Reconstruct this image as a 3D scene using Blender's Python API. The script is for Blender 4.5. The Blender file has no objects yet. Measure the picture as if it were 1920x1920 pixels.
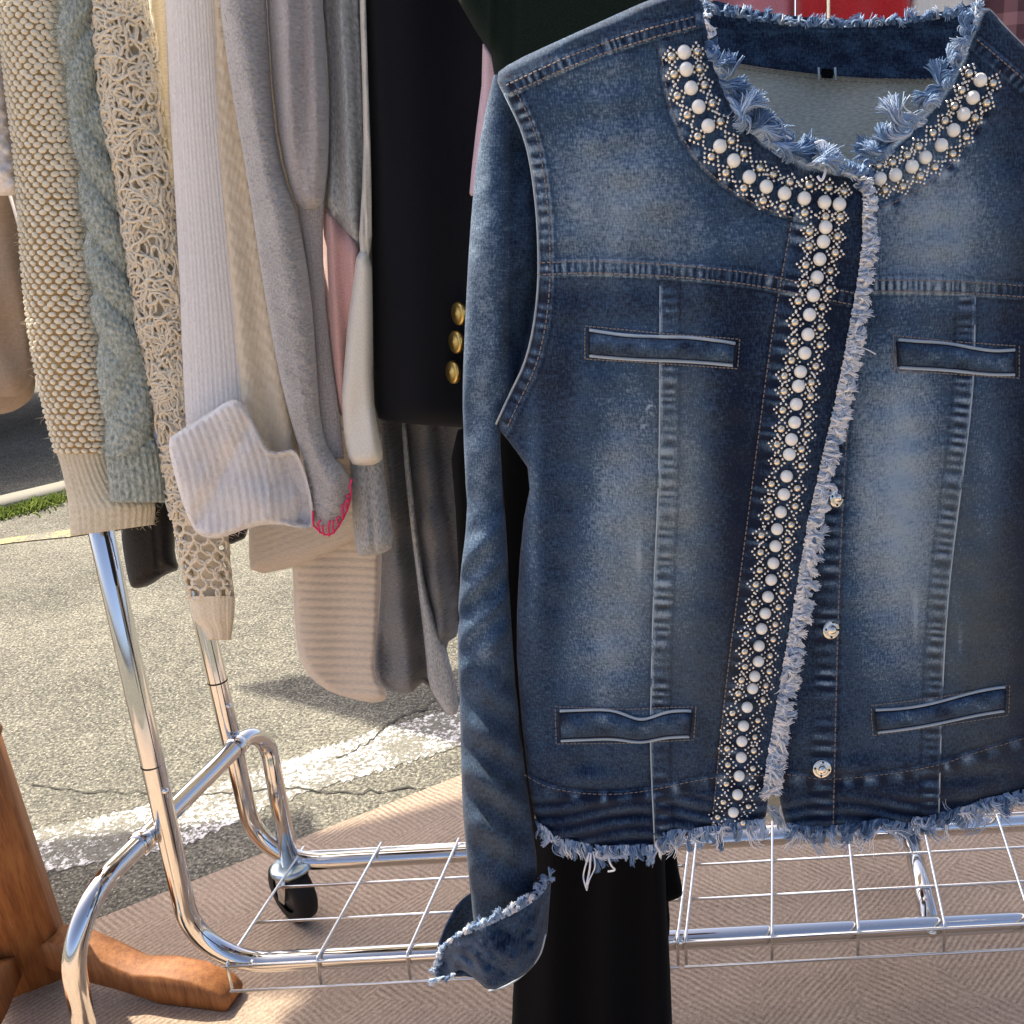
import bpy, math, random
import numpy as np
from mathutils import Matrix, Vector
random.seed(7); RNG = np.random.default_rng(7)
S = bpy.context.scene
COL = S.collection

# ------------------------------------------------------------------ camera
CAM_H, PITCH, ROLL, FPX, CX, CY = 1.3, math.radians(20), math.radians(3), 1920.0, 1280.0, 960.0
_F = np.array([0, math.cos(PITCH), -math.sin(PITCH)]); _R = np.array([1., 0, 0]); _U = np.array([0, math.sin(PITCH), math.cos(PITCH)])
R2 = _R * math.cos(ROLL) - _U * math.sin(ROLL); U2 = _U * math.cos(ROLL) + _R * math.sin(ROLL)
cam = bpy.data.cameras.new('camera'); co = bpy.data.objects.new('camera', cam); COL.objects.link(co)
cam.sensor_width = 36; cam.lens = 36; cam.shift_x = (960 - CX) / 1920; cam.clip_start = .02; cam.clip_end = 2000
co.matrix_world = Matrix(((R2[0], U2[0], -_F[0], 0), (R2[1], U2[1], -_F[1], 0), (R2[2], U2[2], -_F[2], CAM_H), (0, 0, 0, 1)))
S.camera = co

# ------------------------------------------------------------------ light
SUN_AZ, SUN_EL = math.radians(-48), math.radians(52)       # azimuth from +Y towards +X
SUN = np.array([math.sin(SUN_AZ) * math.cos(SUN_EL), math.cos(SUN_AZ) * math.cos(SUN_EL), math.sin(SUN_EL)])
w = bpy.data.worlds.new('World'); S.world = w; w.use_nodes = True
nt = w.node_tree; bg = nt.nodes['Background']
sky = nt.nodes.new('ShaderNodeTexSky'); sky.sky_type = 'NISHITA'; sky.sun_disc = False
sky.air_density = .38; sky.dust_density = 3.4; sky.ozone_density = .05
sky.sun_elevation = SUN_EL; sky.sun_rotation = SUN_AZ
nt.links.new(sky.outputs[0], bg.inputs[0]); bg.inputs[1].default_value = 0.135
sl = bpy.data.lights.new('sun', 'SUN'); so = bpy.data.objects.new('sun', sl); COL.objects.link(so)
sl.energy = 3.0; sl.angle = math.radians(.6); sl.color = (1, .92, .77)
so.rotation_euler = Vector(SUN).to_track_quat('Z', 'Y').to_euler(); so.location = (-3, 3, 6)
S.view_settings.view_transform = 'Standard'; S.view_settings.look = 'None'
S.view_settings.exposure = 1.55; S.view_settings.gamma = 1; S.view_settings.use_curve_mapping = False
S.render.resolution_x = S.render.resolution_y = 1024

# ------------------------------------------------------------------ pixel -> place
def _ray(x, y):
    x = np.asarray(x, float); y = np.asarray(y, float)
    return _F + np.multiply.outer((x - CX) / FPX, R2) - np.multiply.outer((y - CY) / FPX, U2)
def P(x, y, D):                                            # on the upright plane at distance D
    d = _ray(x, y); t = np.asarray(D) / d[..., 1]
    p = d * t[..., None]; p[..., 2] += CAM_H; return p
def G(x, y, z=0.):                                         # on the level plane at height z
    d = _ray(x, y); t = (z - CAM_H) / d[..., 2]
    p = d * t[..., None]; p[..., 2] += CAM_H; return p

# ------------------------------------------------------------------ materials
class N:
    def __init__(s, name):
        s.m = bpy.data.materials.new(name); s.m.use_nodes = True; s.t = s.m.node_tree
        s.b = s.t.nodes['Principled BSDF']; s.out = s.t.nodes['Material Output']
    def n(s, typ, **kw):
        o = s.t.nodes.new('ShaderNode' + typ)
        for k, v in kw.items():
            if k.startswith('i_'): o.inputs[k[2:].replace('_', ' ')].default_value = v
            else: setattr(o, k, v)
        return o
    def l(s, a, b): s.t.links.new(a, b)
    def uv(s): return s.n('UVMap').outputs[0]
    def obj(s): return s.n('TexCoord').outputs['Object']
    def scale(s, c, v):
        m = s.n('Mapping'); m.inputs['Scale'].default_value = v; s.l(c, m.inputs[0]); return m.outputs[0]
    def noise(s, c, sc, det=3, rough=.55):
        o = s.n('TexNoise'); o.inputs['Scale'].default_value = sc; o.inputs['Detail'].default_value = det
        o.inputs['Roughness'].default_value = rough; s.l(c, o.inputs['Vector']); return o.outputs['Fac']
    def ramp(s, f, stops):
        r = s.n('ValToRGB'); e = r.color_ramp.elements
        while len(e) < len(stops): e.new(.5)
        for i, (p, c) in enumerate(stops): e[i].position = p; e[i].color = (*c, 1)
        s.l(f, r.inputs[0]); return r.outputs[0]
    def mix(s, f, a, b, mode='MIX'):
        m = s.n('Mix', data_type='RGBA', blend_type=mode)
        for v, k in ((f, 0), (a, 6), (b, 7)):
            if hasattr(v, 'is_output'): s.l(v, m.inputs[k])
            else: m.inputs[k].default_value = v if k == 0 else (*v, 1)
        return m.outputs[2]
    def math(s, op, a, b=0., c=None):
        m = s.n('Math', operation=op)
        for i, v in enumerate((a, b, c)):
            if v is None: continue
            if hasattr(v, 'is_output'): s.l(v, m.inputs[i])
            else: m.inputs[i].default_value = v
        return m.outputs[0]
    def attr(s, name): return s.n('Attribute', attribute_name=name).outputs['Fac']
    def bump(s, h, strength, dist):
        b = s.n('Bump'); b.inputs['Strength'].default_value = strength; b.inputs['Distance'].default_value = dist
        s.l(h, b.inputs['Height']); s.l(b.outputs[0], s.b.inputs['Normal'])
    def set(s, **kw):
        for k, v in kw.items(): s.b.inputs[k.replace('_', ' ')].default_value = v
        return s
    def col(s, c): s.l(c, s.b.inputs['Base Color'])
    def translucent(s, c, fac):
        t = s.n('BsdfTranslucent')
        if hasattr(c, 'is_output'): s.l(c, t.inputs[0])
        else: t.inputs[0].default_value = (*c, 1)
        m = s.n('MixShader'); m.inputs[0].default_value = fac
        s.l(s.b.outputs[0], m.inputs[1]); s.l(t.outputs[0], m.inputs[2]); s.l(m.outputs[0], s.out.inputs[0])

def cloth(name, c1, c2, fine=500, stretch=(1, 1, 1), bump=.4, blotch=.0, rough=.9, trans=0., sheen=.25, big=9):
    k = N(name); uv = k.uv(); f = k.noise(k.scale(uv, stretch), fine, 2, .6)
    g = k.noise(uv, big, 3)
    v = k.math('ADD', k.math('MULTIPLY', f, 1 - blotch), k.math('MULTIPLY', g, blotch))
    c = k.ramp(v, [(.32, c1), (.68, c2)]); k.col(c); k.set(Roughness=rough, Sheen_Weight=sheen, Sheen_Roughness=.6, Specular_IOR_Level=.15)
    k.bump(f, bump, .0012)
    if trans: k.translucent(c, trans)
    return k.m

def denim(name, dark=(.004, .010, .028), light=(.27, .35, .42), lighter=0.):
    k = N(name); uv = k.uv(); fade_shade = k.attr('fade_shade'); tint = k.attr('tint')
    a = k.noise(k.scale(uv, (1.0, .35, 1)), 800, 2, .75); b = k.noise(k.scale(uv, (.4, 1.2, 1)), 560, 2, .6); c = k.noise(uv, 42, 4, .6)
    v = k.math('ADD', fade_shade, k.math('MULTIPLY', k.math('SUBTRACT', a, .5), 1.05))
    v = k.math('ADD', v, k.math('MULTIPLY', k.math('SUBTRACT', b, .5), .62))
    v = k.math('ADD', v, k.math('MULTIPLY', k.math('SUBTRACT', c, .5), .11))
    mid = (.038, .076, .134)
    colr = k.ramp(v, [(0, dark), (.45, mid), (1, light)])
    colr = k.mix(tint, colr, (.17, .18, .13), 'MIX')
    k.col(colr); k.set(Roughness=.85, Specular_IOR_Level=.2, Sheen_Weight=.08)
    k.bump(a, .35, .0008); return k.m

MAT = {}
MAT['denim'] = denim('denim')
MAT['denim_inside'] = cloth('denim_inside', (.30, .31, .27), (.56, .57, .50), 700, (.35, 1.3, 1), .3, .15)
def thread_mat():
    k = N('denim_thread'); f = k.attr('fade_shade')
    k.col(k.ramp(f, [(0, (.05, .10, .2)), (.35, (.16, .26, .42)), (.7, (.40, .50, .64)), (1, (.84, .83, .82))]))
    k.set(Roughness=.9, Specular_IOR_Level=.1); return k.m
MAT['thread'] = thread_mat()
def plain(name, c, rough=.5, metal=0., **kw):
    k = N(name); k.set(Base_Color=(*c, 1), Roughness=rough, Metallic=metal, **kw); return k.m
MAT['stitch'] = plain('tan_stitch_thread', (.25, .20, .165), .9)
MAT['stitch_pale'] = plain('pale_blue_piping', (.36, .42, .46), .9)
def pearl():
    k = N('pearl'); k.set(Base_Color=(.88, .86, .77, 1), Roughness=.22, Coat_Weight=1., Coat_Roughness=.06, Subsurface_Weight=.15, Subsurface_Scale=.002, Subsurface_Radius=(1, .8, .5)); return k.m
MAT['pearl'] = pearl()
MAT['gold'] = plain('pale_gold_stud', (.76, .69, .56), .24, 1.)
MAT['bead'] = plain('pale_gold_bead', (.90, .86, .78), .22, .9)
MAT['brass'] = plain('brass_button', (.62, .43, .14), .32, 1.)
MAT['nickel'] = plain('nickel_snap', (.75, .72, .66), .2, 1.)
def chrome():
    k = N('chrome'); o = k.obj(); n = k.noise(o, 35, 4)
    k.l(k.ramp(n, [(.4, (.04, .04, .04)), (.75, (.16, .16, .16))]), k.b.inputs['Roughness'])
    k.set(Base_Color=(.70, .69, .67, 1), Metallic=1.); return k.m
MAT['chrome'] = chrome()
MAT['wire'] = plain('zinc_wire', (.78, .78, .76), .22, 1.)
MAT['zinc'] = plain('blued_zinc', (.55, .68, .74), .3, 1.)
MAT['rubber'] = cloth('caster_rubber', (.012, .012, .012), (.03, .028, .026), 90, rough=.6, sheen=0)
MAT['caster_grey'] = plain('caster_hub_plastic', (.10, .095, .09), .5)
def wood():
    k = N('stained_oak'); o = k.obj(); s1 = k.scale(o, (9, 9, 1.1)); n = k.noise(s1, 9, 5, .65); g = k.noise(k.scale(o, (60, 60, 5)), 6, 3, .7)
    v = k.math('ADD', k.math('MULTIPLY', n, .6), k.math('MULTIPLY', g, .4))
    k.col(k.ramp(v, [(.3, (.13, .040, .010)), (.5, (.29, .108, .030)), (.7, (.44, .19, .06))]))
    k.set(Roughness=.62, Specular_IOR_Level=.35); k.bump(g, .15, .001); return k.m
MAT['wood'] = wood()
MAT['basket_base'] = cloth('basketweave_tan', (.34, .21, .07), (.52, .35, .14), 420, trans=.08)
MAT['basket_nub'] = cloth('basketweave_cream', (.80, .71, .50), (.93, .87, .70), 300, trans=.1)
MAT['cream_rib'] = cloth('cream_rib_knit', (.68, .60, .42), (.86, .79, .61), 420, (1, .5, 1), .5, trans=.2)
MAT['sage'] = cloth('sage_wool', (.17, .21, .175), (.55, .585, .51), 300, (1, .5, 1), 1., .12)
MAT['crochet'] = cloth('ecru_cotton_yarn', (.78, .66, .46), (.93, .85, .68), 500, trans=.12)
MAT['white_knit'] = cloth('white_wool', (.84, .80, .76), (.95, .93, .90), 520, (1, .35, 1), .5, trans=.22)
MAT['white_knit_bounce'] = cloth('white_wool_warm_bounce', (.86, .72, .50), (.96, .86, .68), 520, (1, .35, 1), .5, .2, trans=.25)  # body of the white sweater, warm bounce light put into its colour
MAT['grey_wool'] = cloth('grey_boiled_wool', (.24, .23, .215), (.48, .46, .44), 420, bump=.9, blotch=.25, sheen=.5, big=40)
MAT['taupe'] = cloth('taupe_wool', (.27, .245, .235), (.45, .42, .41), 380, bump=.7, blotch=.2, sheen=.5, big=30)
MAT['marl'] = cloth('grey_marl_jersey', (.24, .25, .25), (.50, .52, .52), 520, (1, .35, 1), .5, sheen=.2)
MAT['marl_dark'] = cloth('charcoal_marl_jersey', (.085, .087, .09), (.20, .203, .207), 480, (.35, 1.6, 1), .4, sheen=.15)
MAT['pink'] = cloth('dusty_pink_jersey', (.56, .32, .29), (.68, .43, .39), 600, bump=.3)
MAT['cream_jersey'] = cloth('cream_jersey', (.66, .62, .52), (.78, .75, .66), 600, bump=.3)
MAT['beige_knit'] = cloth('beige_fine_knit', (.70, .61, .50), (.84, .76, .65), 500, (.3, 1.4, 1), .5, trans=.3)
MAT['white_fluff'] = cloth('white_boucle', (.66, .63, .6), (.88, .86, .84), 140, bump=1.2, blotch=.3, big=60)
MAT['beige_linen'] = cloth('beige_linen', (.36, .27, .19), (.48, .38, .28), 300, bump=.4, blotch=.4, trans=.25)
MAT['navy'] = cloth('black_navy_wool', (.0022, .0025, .0045), (.006, .0065, .011), 700, bump=.2, sheen=.04)
MAT['black'] = cloth('black_crepe', (.0012, .0012, .0014), (.0032, .0032, .0036), 700, bump=.2, sheen=.0, rough=1.)
MAT['green'] = cloth('bottle_green_wool', (.0025, .0065, .0045), (.007, .016, .011), 600, bump=.3, sheen=.02)
MAT['lilac'] = cloth('lilac_pink_cotton', (.60, .42, .47), (.70, .52, .56), 600, bump=.2)
MAT['red'] = cloth('red_jersey', (.42, .012, .016), (.55, .025, .03), 600, bump=.2)
MAT['rose'] = cloth('rose_pink_cotton', (.60, .20, .24), (.68, .28, .31), 600, bump=.2)
MAT['white_cotton'] = cloth('white_cotton', (.68, .66, .6), (.8, .78, .74), 600, bump=.2)
MAT['hot_pink'] = plain('hot_pink_yarn', (.78, .03, .16), .8)
MAT['leather'] = cloth('black_leather', (.006, .006, .007), (.018, .017, .018), 260, bump=.5, rough=.45, sheen=0)
def plaid():
    k = N('plaid_cotton'); uv = k.uv(); sx = k.n('SeparateXYZ'); k.l(uv, sx.inputs[0])
    def bars(o, fq, thr): return k.math('GREATER_THAN', k.math('FRACT', k.math('MULTIPLY', o, fq)), thr)
    a = bars(sx.outputs[0], 40, .55); b = bars(sx.outputs[1], 40, .55)
    c = k.mix(k.math('MULTIPLY', k.math('ADD', a, b), .5), (.10, .04, .05), (.32, .16, .17)); k.col(c); k.set(Roughness=.9); return k.m
MAT['plaid'] = plaid()
def asphalt():
    k = N('old_asphalt'); o = k.obj(); v = k.n('TexVoronoi'); v.inputs['Scale'].default_value = 120; k.l(o, v.inputs['Vector'])
    n = k.noise(o, 130, 3, .75); big = k.noise(o, 1.8, 5); mid = k.noise(o, 24, 4, .6)
    f = k.math('ADD', k.math('MULTIPLY', n, .72), k.math('MULTIPLY', mid, .16)); f = k.math('ADD', f, k.math('MULTIPLY', big, .2))
    c = k.ramp(f, [(.41, (.030, .029, .025)), (.53, (.125, .119, .095)), (.66, (.36, .34, .265))])
    sp = k.math('LESS_THAN', v.outputs['Distance'], .22); rr = k.n('SeparateColor'); k.l(v.outputs['Color'], rr.inputs[0])
    sp = k.math('MULTIPLY', sp, k.math('GREATER_THAN', rr.outputs[0], .72))
    c = k.mix(sp, c, (.50, .47, .38)); k.col(c); k.set(Roughness=.88, Specular_IOR_Level=.3); k.bump(f, 1., .006); return k.m
MAT['asphalt'] = asphalt()
def paint(name, c, thr):
    k = N(name); o = k.obj(); n = k.noise(o, 90, 4, .75); b = k.noise(o, 7, 4, .6)
    f = k.math('ADD', k.math('MULTIPLY', n, .62), k.math('MULTIPLY', b, .38))
    m = k.n('MapRange'); m.inputs[1].default_value = thr; m.inputs[2].default_value = thr + .05; k.l(f, m.inputs[0])
    g = k.noise(o, 200, 3, .7)
    base = k.ramp(g, [(.3, (.06, .057, .045)), (.7, (.28, .265, .21))])
    k.col(k.mix(m.outputs[0], base, c)); k.set(Roughness=.8); k.bump(n, .5, .002)
    e = k.n('BsdfTransparent'); return k.m
MAT['paint_white'] = paint('worn_white_road_paint', (.80, .79, .76), .495)
MAT['paint_yellow'] = paint('worn_yellow_road_paint', (.62, .47, .12), .5)
def carpet():
    k = N('ribbed_carpet'); o = k.obj(); s = k.n('SeparateXYZ'); k.l(o, s.inputs[0])
    vo = k.n('TexVoronoi', feature='F1'); vo.inputs['Scale'].default_value = 4.2; k.l(k.scale(o, (1., 1.35, 1)), vo.inputs['Vector'])
    sc = k.n('SeparateColor'); k.l(vo.outputs['Color'], sc.inputs[0]); par = k.math('GREATER_THAN', sc.outputs[0], .5)
    wv = k.math('MULTIPLY', k.noise(o, 9, 2), .022)
    wa = k.math('SINE', k.math('MULTIPLY', k.math('ADD', k.math('ADD', k.math('MULTIPLY', s.outputs[0], .85), k.math('MULTIPLY', s.outputs[1], -.75)), wv), 2 * math.pi * 96))
    wb = k.math('SINE', k.math('MULTIPLY', k.math('ADD', k.math('ADD', k.math('MULTIPLY', s.outputs[1], .8), k.math('MULTIPLY', s.outputs[0], .62)), wv), 2 * math.pi * 96))
    rib = k.math('ADD', k.math('MULTIPLY', wa, par), k.math('MULTIPLY', wb, k.math('SUBTRACT', 1., par)))
    rib = k.math('MULTIPLY', rib, k.math('ADD', k.math('MULTIPLY', k.noise(o, 16, 4), 1.3), -.2))
    n = k.noise(o, 330, 3, .7); b = k.noise(o, 5, 4)
    n2 = k.noise(o, 150, 3, .7)
    f = k.math('ADD', k.math('MULTIPLY', rib, .12), k.math('ADD', k.math('ADD', k.math('MULTIPLY', n, .45), k.math('MULTIPLY', n2, .35)), k.math('MULTIPLY', b, .15)))
    k.col(k.ramp(f, [(.30, (.11, .075, .05)), (.47, (.34, .25, .18)), (.64, (.58, .46, .35))]))
    k.set(Roughness=.95, Specular_IOR_Level=.1, Sheen_Weight=.2); k.bump(f, 1., .004); return k.m
MAT['carpet'] = carpet()
MAT['concrete'] = cloth('kerb_concrete', (.20, .19, .16), (.32, .30, .25), 60, sheen=0)
MAT['grass'] = cloth('grass_blades', (.20, .27, .05), (.34, .42, .10), 20, sheen=0, trans=.3)
MAT['car_paint'] = plain('dark_navy_car_paint', (.012, .017, .03), .25, 0., Coat_Weight=1., Coat_Roughness=.05)
MAT['car_glass'] = plain('dark_car_glass', (.01, .012, .014), .05)
MAT['tyre'] = plain('car_tyre_rubber', (.015, .015, .016), .7)
MAT['alloy'] = plain('alloy_rim', (.4, .4, .4), .3, 1.)
MAT['canopy'] = cloth('canopy_canvas', (.66, .60, .50), (.74, .68, .58), 30, sheen=0, trans=.38)  # unseen canopy, translucency added for soft warm fill

# ------------------------------------------------------------------ mesh helpers
def link(o, parent=None, label=None, cat=None, group=None, kind=None):
    COL.objects.link(o)
    if parent is not None: o.parent = parent; o.matrix_parent_inverse = parent.matrix_world.inverted() if parent.type != 'EMPTY' else Matrix.Translation(-Vector(parent.location))
    for a, v in (('label', label), ('category', cat), ('group', group), ('kind', kind)):
        if v: o[a] = v
    return o
def thing(name, loc, label, cat, group=None):
    o = bpy.data.objects.new(name, None); o.location = loc; o.empty_display_size = .05
    return link(o, None, label, cat, group)
def mk(name, V, F, mat, parent=None, uv=None, attrs=None, smooth=True, **kw):
    V = np.asarray(V, np.float32)
    me = bpy.data.meshes.new(name)
    if not isinstance(F, (list, tuple)): F = [F]
    loops = np.concatenate([np.asarray(f).ravel() for f in F]).astype(np.int32)
    tot = np.concatenate([np.full(len(f), np.asarray(f).shape[1]) for f in F]).astype(np.int32)
    st = np.concatenate([[0], np.cumsum(tot)[:-1]]).astype(np.int32)
    me.vertices.add(len(V)); me.vertices.foreach_set('co', V.ravel())
    me.loops.add(len(loops)); me.loops.foreach_set('vertex_index', loops)
    me.polygons.add(len(tot)); me.polygons.foreach_set('loop_start', st); me.polygons.foreach_set('loop_total', tot)
    if smooth: me.polygons.foreach_set('use_smooth', np.ones(len(tot), bool))
    me.update(calc_edges=True)
    if uv is not None:
        u = me.uv_layers.new(name='UVMap'); u.data.foreach_set('uv', np.asarray(uv, np.float32)[loops].ravel())
    for k, v in (attrs or {}).items():
        a = me.attributes.new(k, 'FLOAT', 'POINT'); a.data.foreach_set('value', np.asarray(v, np.float32))
    if mat is not None: me.materials.append(MAT[mat])
    o = bpy.data.objects.new(name, me)
    return link(o, parent, **kw)
def chaik(p, n=2, closed=True):
    p = np.asarray(p, float)
    for _ in range(n):
        if closed:
            q = np.roll(p, -1, 0); p = np.stack([.75 * p + .25 * q, .25 * p + .75 * q], 1).reshape(-1, 2)
        else:
            a, b = p[:-1], p[1:]; m = np.stack([.75 * a + .25 * b, .25 * a + .75 * b], 1).reshape(-1, p.shape[1])
            p = np.concatenate([p[:1], m[1:-1], p[-1:]])
    return p
def inside(X, Y, poly):
    r = np.zeros(X.shape, bool); n = len(poly)
    for i in range(n):
        x1, y1 = poly[i]; x2, y2 = poly[(i + 1) % n]
        if y1 == y2: continue
        c = ((y1 > Y) != (y2 > Y)) & (X < (x2 - x1) * (Y - y1) / (y2 - y1) + x1)
        r ^= c
    return r
def pline(X, Y, pl, closed=False):
    """distance, arc length, signed side and nearest point to a polyline"""
    pl = np.asarray(pl, float); A = pl; B = np.roll(pl, -1, 0)
    if not closed: A, B = A[:-1], B[:-1]
    X = np.ravel(X); Y = np.ravel(Y)
    best = np.full(X.shape, 1e9); s = np.zeros(X.shape); sd = np.zeros(X.shape); NX = np.zeros(X.shape); NY = np.zeros(X.shape); acc = 0.
    for (ax, ay), (bx, by) in zip(A, B):
        dx, dy = bx - ax, by - ay; L2 = dx * dx + dy * dy
        if L2 < 1e-9: continue
        t = np.clip(((X - ax) * dx + (Y - ay) * dy) / L2, 0, 1); qx = ax + t * dx; qy = ay + t * dy
        d = np.hypot(X - qx, Y - qy); m = d < best; L = math.sqrt(L2)
        best = np.where(m, d, best); s = np.where(m, acc + t * L, s); sd = np.where(m, np.sign(dx * (Y - ay) - dy * (X - ax)), sd)
        NX = np.where(m, qx, NX); NY = np.where(m, qy, NY); acc += L
    return best, s, sd, NX, NY
_wc = {}
def wob(x, y, lam, seed=0, n=7):
    """smooth pseudo-random field, about -1..1"""
    key = (seed, n)
    if key not in _wc:
        r = np.random.default_rng(seed + 100); _wc[key] = (r.uniform(0, 2 * math.pi, n), r.uniform(0, 2 * math.pi, n), r.uniform(.6, 1.6, n))
    a, ph, k = _wc[key]; r = 0
    for i in range(n): r = r + np.sin((np.cos(a[i]) * x + np.sin(a[i]) * y) * k[i] * 2 * math.pi / lam + ph[i])
    return r / math.sqrt(n) * .8
def sheet(name, poly, step, dep, mat, parent=None, back=None, attrs=None, uvs=1., smooth_poly=2, solid=0., **kw):
    """cloth sheet inside an outline; dep(x, y, d) gives its distance, back the same for a closed reverse side"""
    poly = chaik(poly, smooth_poly) if smooth_poly else np.asarray(poly, float)
    x0, y0 = poly.min(0); x1, y1 = poly.max(0)
    gx = np.arange(x0 - step * .5, x1 + step, step); gy = np.arange(y0 - step * .5, y1 + step, step)
    X, Y = np.meshgrid(gx, gy); nx = len(gx)
    q = inside(X[:-1, :-1] + step / 2, Y[:-1, :-1] + step / 2, poly)
    r, c = np.nonzero(q); b = r * nx + c
    Q = np.stack([b, b + 1, b + nx + 1, b + nx], 1)
    cnt = np.bincount(Q.ravel(), minlength=X.size)
    used = np.nonzero(cnt)[0]; remap = np.full(X.size, -1); remap[used] = np.arange(len(used)); Q = remap[Q]
    x = X.ravel()[used]; y = Y.ravel()[used]; edge = cnt[used] < 4
    d, _, _, qx, qy = pline(x, y, poly, True)
    x = np.where(edge, qx, x); y = np.where(edge, qy, y); d = np.where(edge, 0, d)
    V = P(x, y, dep(x, y, d)); F = [Q]; xx, yy, dd = x, y, d
    if back is not None:
        inner = ~edge; m = np.arange(len(x)); m[inner] = len(x) + np.arange(inner.sum())
        V = np.concatenate([V, P(x[inner], y[inner], back(x[inner], y[inner], d[inner]))])
        F.append(m[Q][:, ::-1]); xx = np.concatenate([x, x[inner]]); yy = np.concatenate([y, y[inner]]); dd = np.concatenate([d, d[inner]])
    at = {k: f(xx, yy, dd) for k, f in (attrs or {}).items()}
    o = mk(name, V, F, mat, parent, uv=V[:, [0, 2]] * uvs, attrs=at, **kw)
    if solid:
        s = o.modifiers.new('thickness', 'SOLIDIFY'); s.thickness = solid; s.offset = 0
    return o
def pillow(name, poly, D, T, mat, parent=None, step=7, rnd=60, fold=None, Tb=None, smooth_poly=2, **kw):
    Tb = T if Tb is None else Tb
    pr = lambda d: np.sqrt(np.clip(1 - (1 - np.clip(d / rnd, 0, 1)) ** 2, 0, 1))
    ff = (lambda x, y, d: 0) if fold is None else (lambda x, y, d: fold(x, y) * np.clip(d / 10, 0, 1))
    return sheet(name, poly, step, lambda x, y, d: D - T * pr(d) - ff(x, y, d), mat, parent, back=lambda x, y, d: D + Tb * pr(d), smooth_poly=smooth_poly, **kw)
def ip(pts, y):
    p = np.asarray(sorted(pts, key=lambda q: q[1]), float); return np.interp(y, p[:, 1], p[:, 0])
def sm(pts, n=2): return chaik(np.asarray(pts, float), n, False)
def vtube(name, L, R, D, mat, parent=None, ratio=.6, step=6, nth=48, disp=None, dd=None, hollow=True, ys=None, attrs=None, tilt=None, **kw):
    """upright sleeve between a left and a right outline; disp(z, theta, y) pushes its surface out (metres)"""
    L = sm(L); R = sm(R)
    y0 = max(L[:, 1].min(), R[:, 1].min()); y1 = min(L[:, 1].max(), R[:, 1].max()) if ys is None else ys
    n = max(3, int((y1 - y0) / step)); y = np.linspace(y0, y1, n + 1)
    xl, xr = ip(L, y), ip(R, y); cx, hw = (xl + xr) / 2, (xr - xl) / 2
    if hollow:
        y = np.concatenate([y, [y1 - 1, y1 - 14]]); cx = np.concatenate([cx, cx[-1:], cx[-1:]]); hw = np.concatenate([hw, hw[-1:] * .9, hw[-1:] * .82])
    th = np.linspace(0, 2 * math.pi, nth, endpoint=False)
    YY, TT = np.meshgrid(y, th, indexing='ij'); C = cx[:, None]; H = hw[:, None]
    Dv = D(YY) if callable(D) else D
    mpp = (np.mean(Dv) / FPX) * 1.08
    z = -YY * mpp
    r = H * mpp; ds = disp(z, TT, YY) if disp else 0
    X = C + (H + ds / mpp) * np.cos(TT); dep = Dv - (r * ratio + ds) * np.sin(TT)
    Y2 = YY + (tilt(X, YY) if tilt else 0)
    if dd: dep = dep - dd(X, YY) * (np.sin(TT) > 0)
    V = P(X.ravel(), Y2.ravel(), dep.ravel())
    m = len(y); i = np.arange(m - 1)[:, None]; j = np.arange(nth)[None, :]; j2 = (j + 1) % nth
    Q = np.stack([i * nth + j, i * nth + j2, (i + 1) * nth + j2, (i + 1) * nth + j], -1).reshape(-1, 4)
    uv = np.stack([(TT * np.mean(r)).ravel(), z.ravel()], 1)
    at = {k: f(X.ravel(), YY.ravel(), TT.ravel()) for k, f in (attrs or {}).items()}
    o = mk(name, V, Q, mat, parent, uv=uv, attrs=at, **kw)
    return o
def strands(name, pts, rad, mat, parent=None, sides=3, closed=False, fade_shade=None, uv=False, **kw):
    """many thin yarns as one mesh; pts is (n, k, 3), rad scalar or (n, k)"""
    pts = np.asarray(pts, float); n, k = pts.shape[:2]
    t = np.roll(pts, -1, 1) - np.roll(pts, 1, 1) if closed else np.gradient(pts, axis=1)
    t /= np.linalg.norm(t, axis=2, keepdims=True) + 1e-12
    ref = np.array([.13, 1, .17]); a = np.cross(t, ref); a /= np.linalg.norm(a, axis=2, keepdims=True) + 1e-9; b = np.cross(t, a)
    rad = np.broadcast_to(np.asarray(rad, float), (n, k))[..., None, None]
    ang = np.arange(sides) * 2 * math.pi / sides
    ring = a[:, :, None] * np.cos(ang)[:, None] + b[:, :, None] * np.sin(ang)[:, None]
    V = (pts[:, :, None] + ring * rad)
    kk = k if closed else k - 1
    s = np.arange(n)[:, None, None] * k * sides; i = np.arange(kk)[None, :, None]; i2 = (i + 1) % k; j = np.arange(sides)[None, None]; j2 = (j + 1) % sides
    Q = np.stack([s + i * sides + j, s + i * sides + j2, s + i2 * sides + j2, s + i2 * sides + j], -1).reshape(-1, 4)
    V = V.reshape(-1, 3); at = {}
    if fade_shade is not None: at['fade_shade'] = np.broadcast_to(np.asarray(fade_shade)[:, None, None] if np.ndim(fade_shade) == 1 else np.asarray(fade_shade)[..., None], (n, k, sides)).ravel()
    return mk(name, V, Q, mat, parent, uv=V[:, [0, 2]] if uv else None, attrs=at, **kw)
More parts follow.
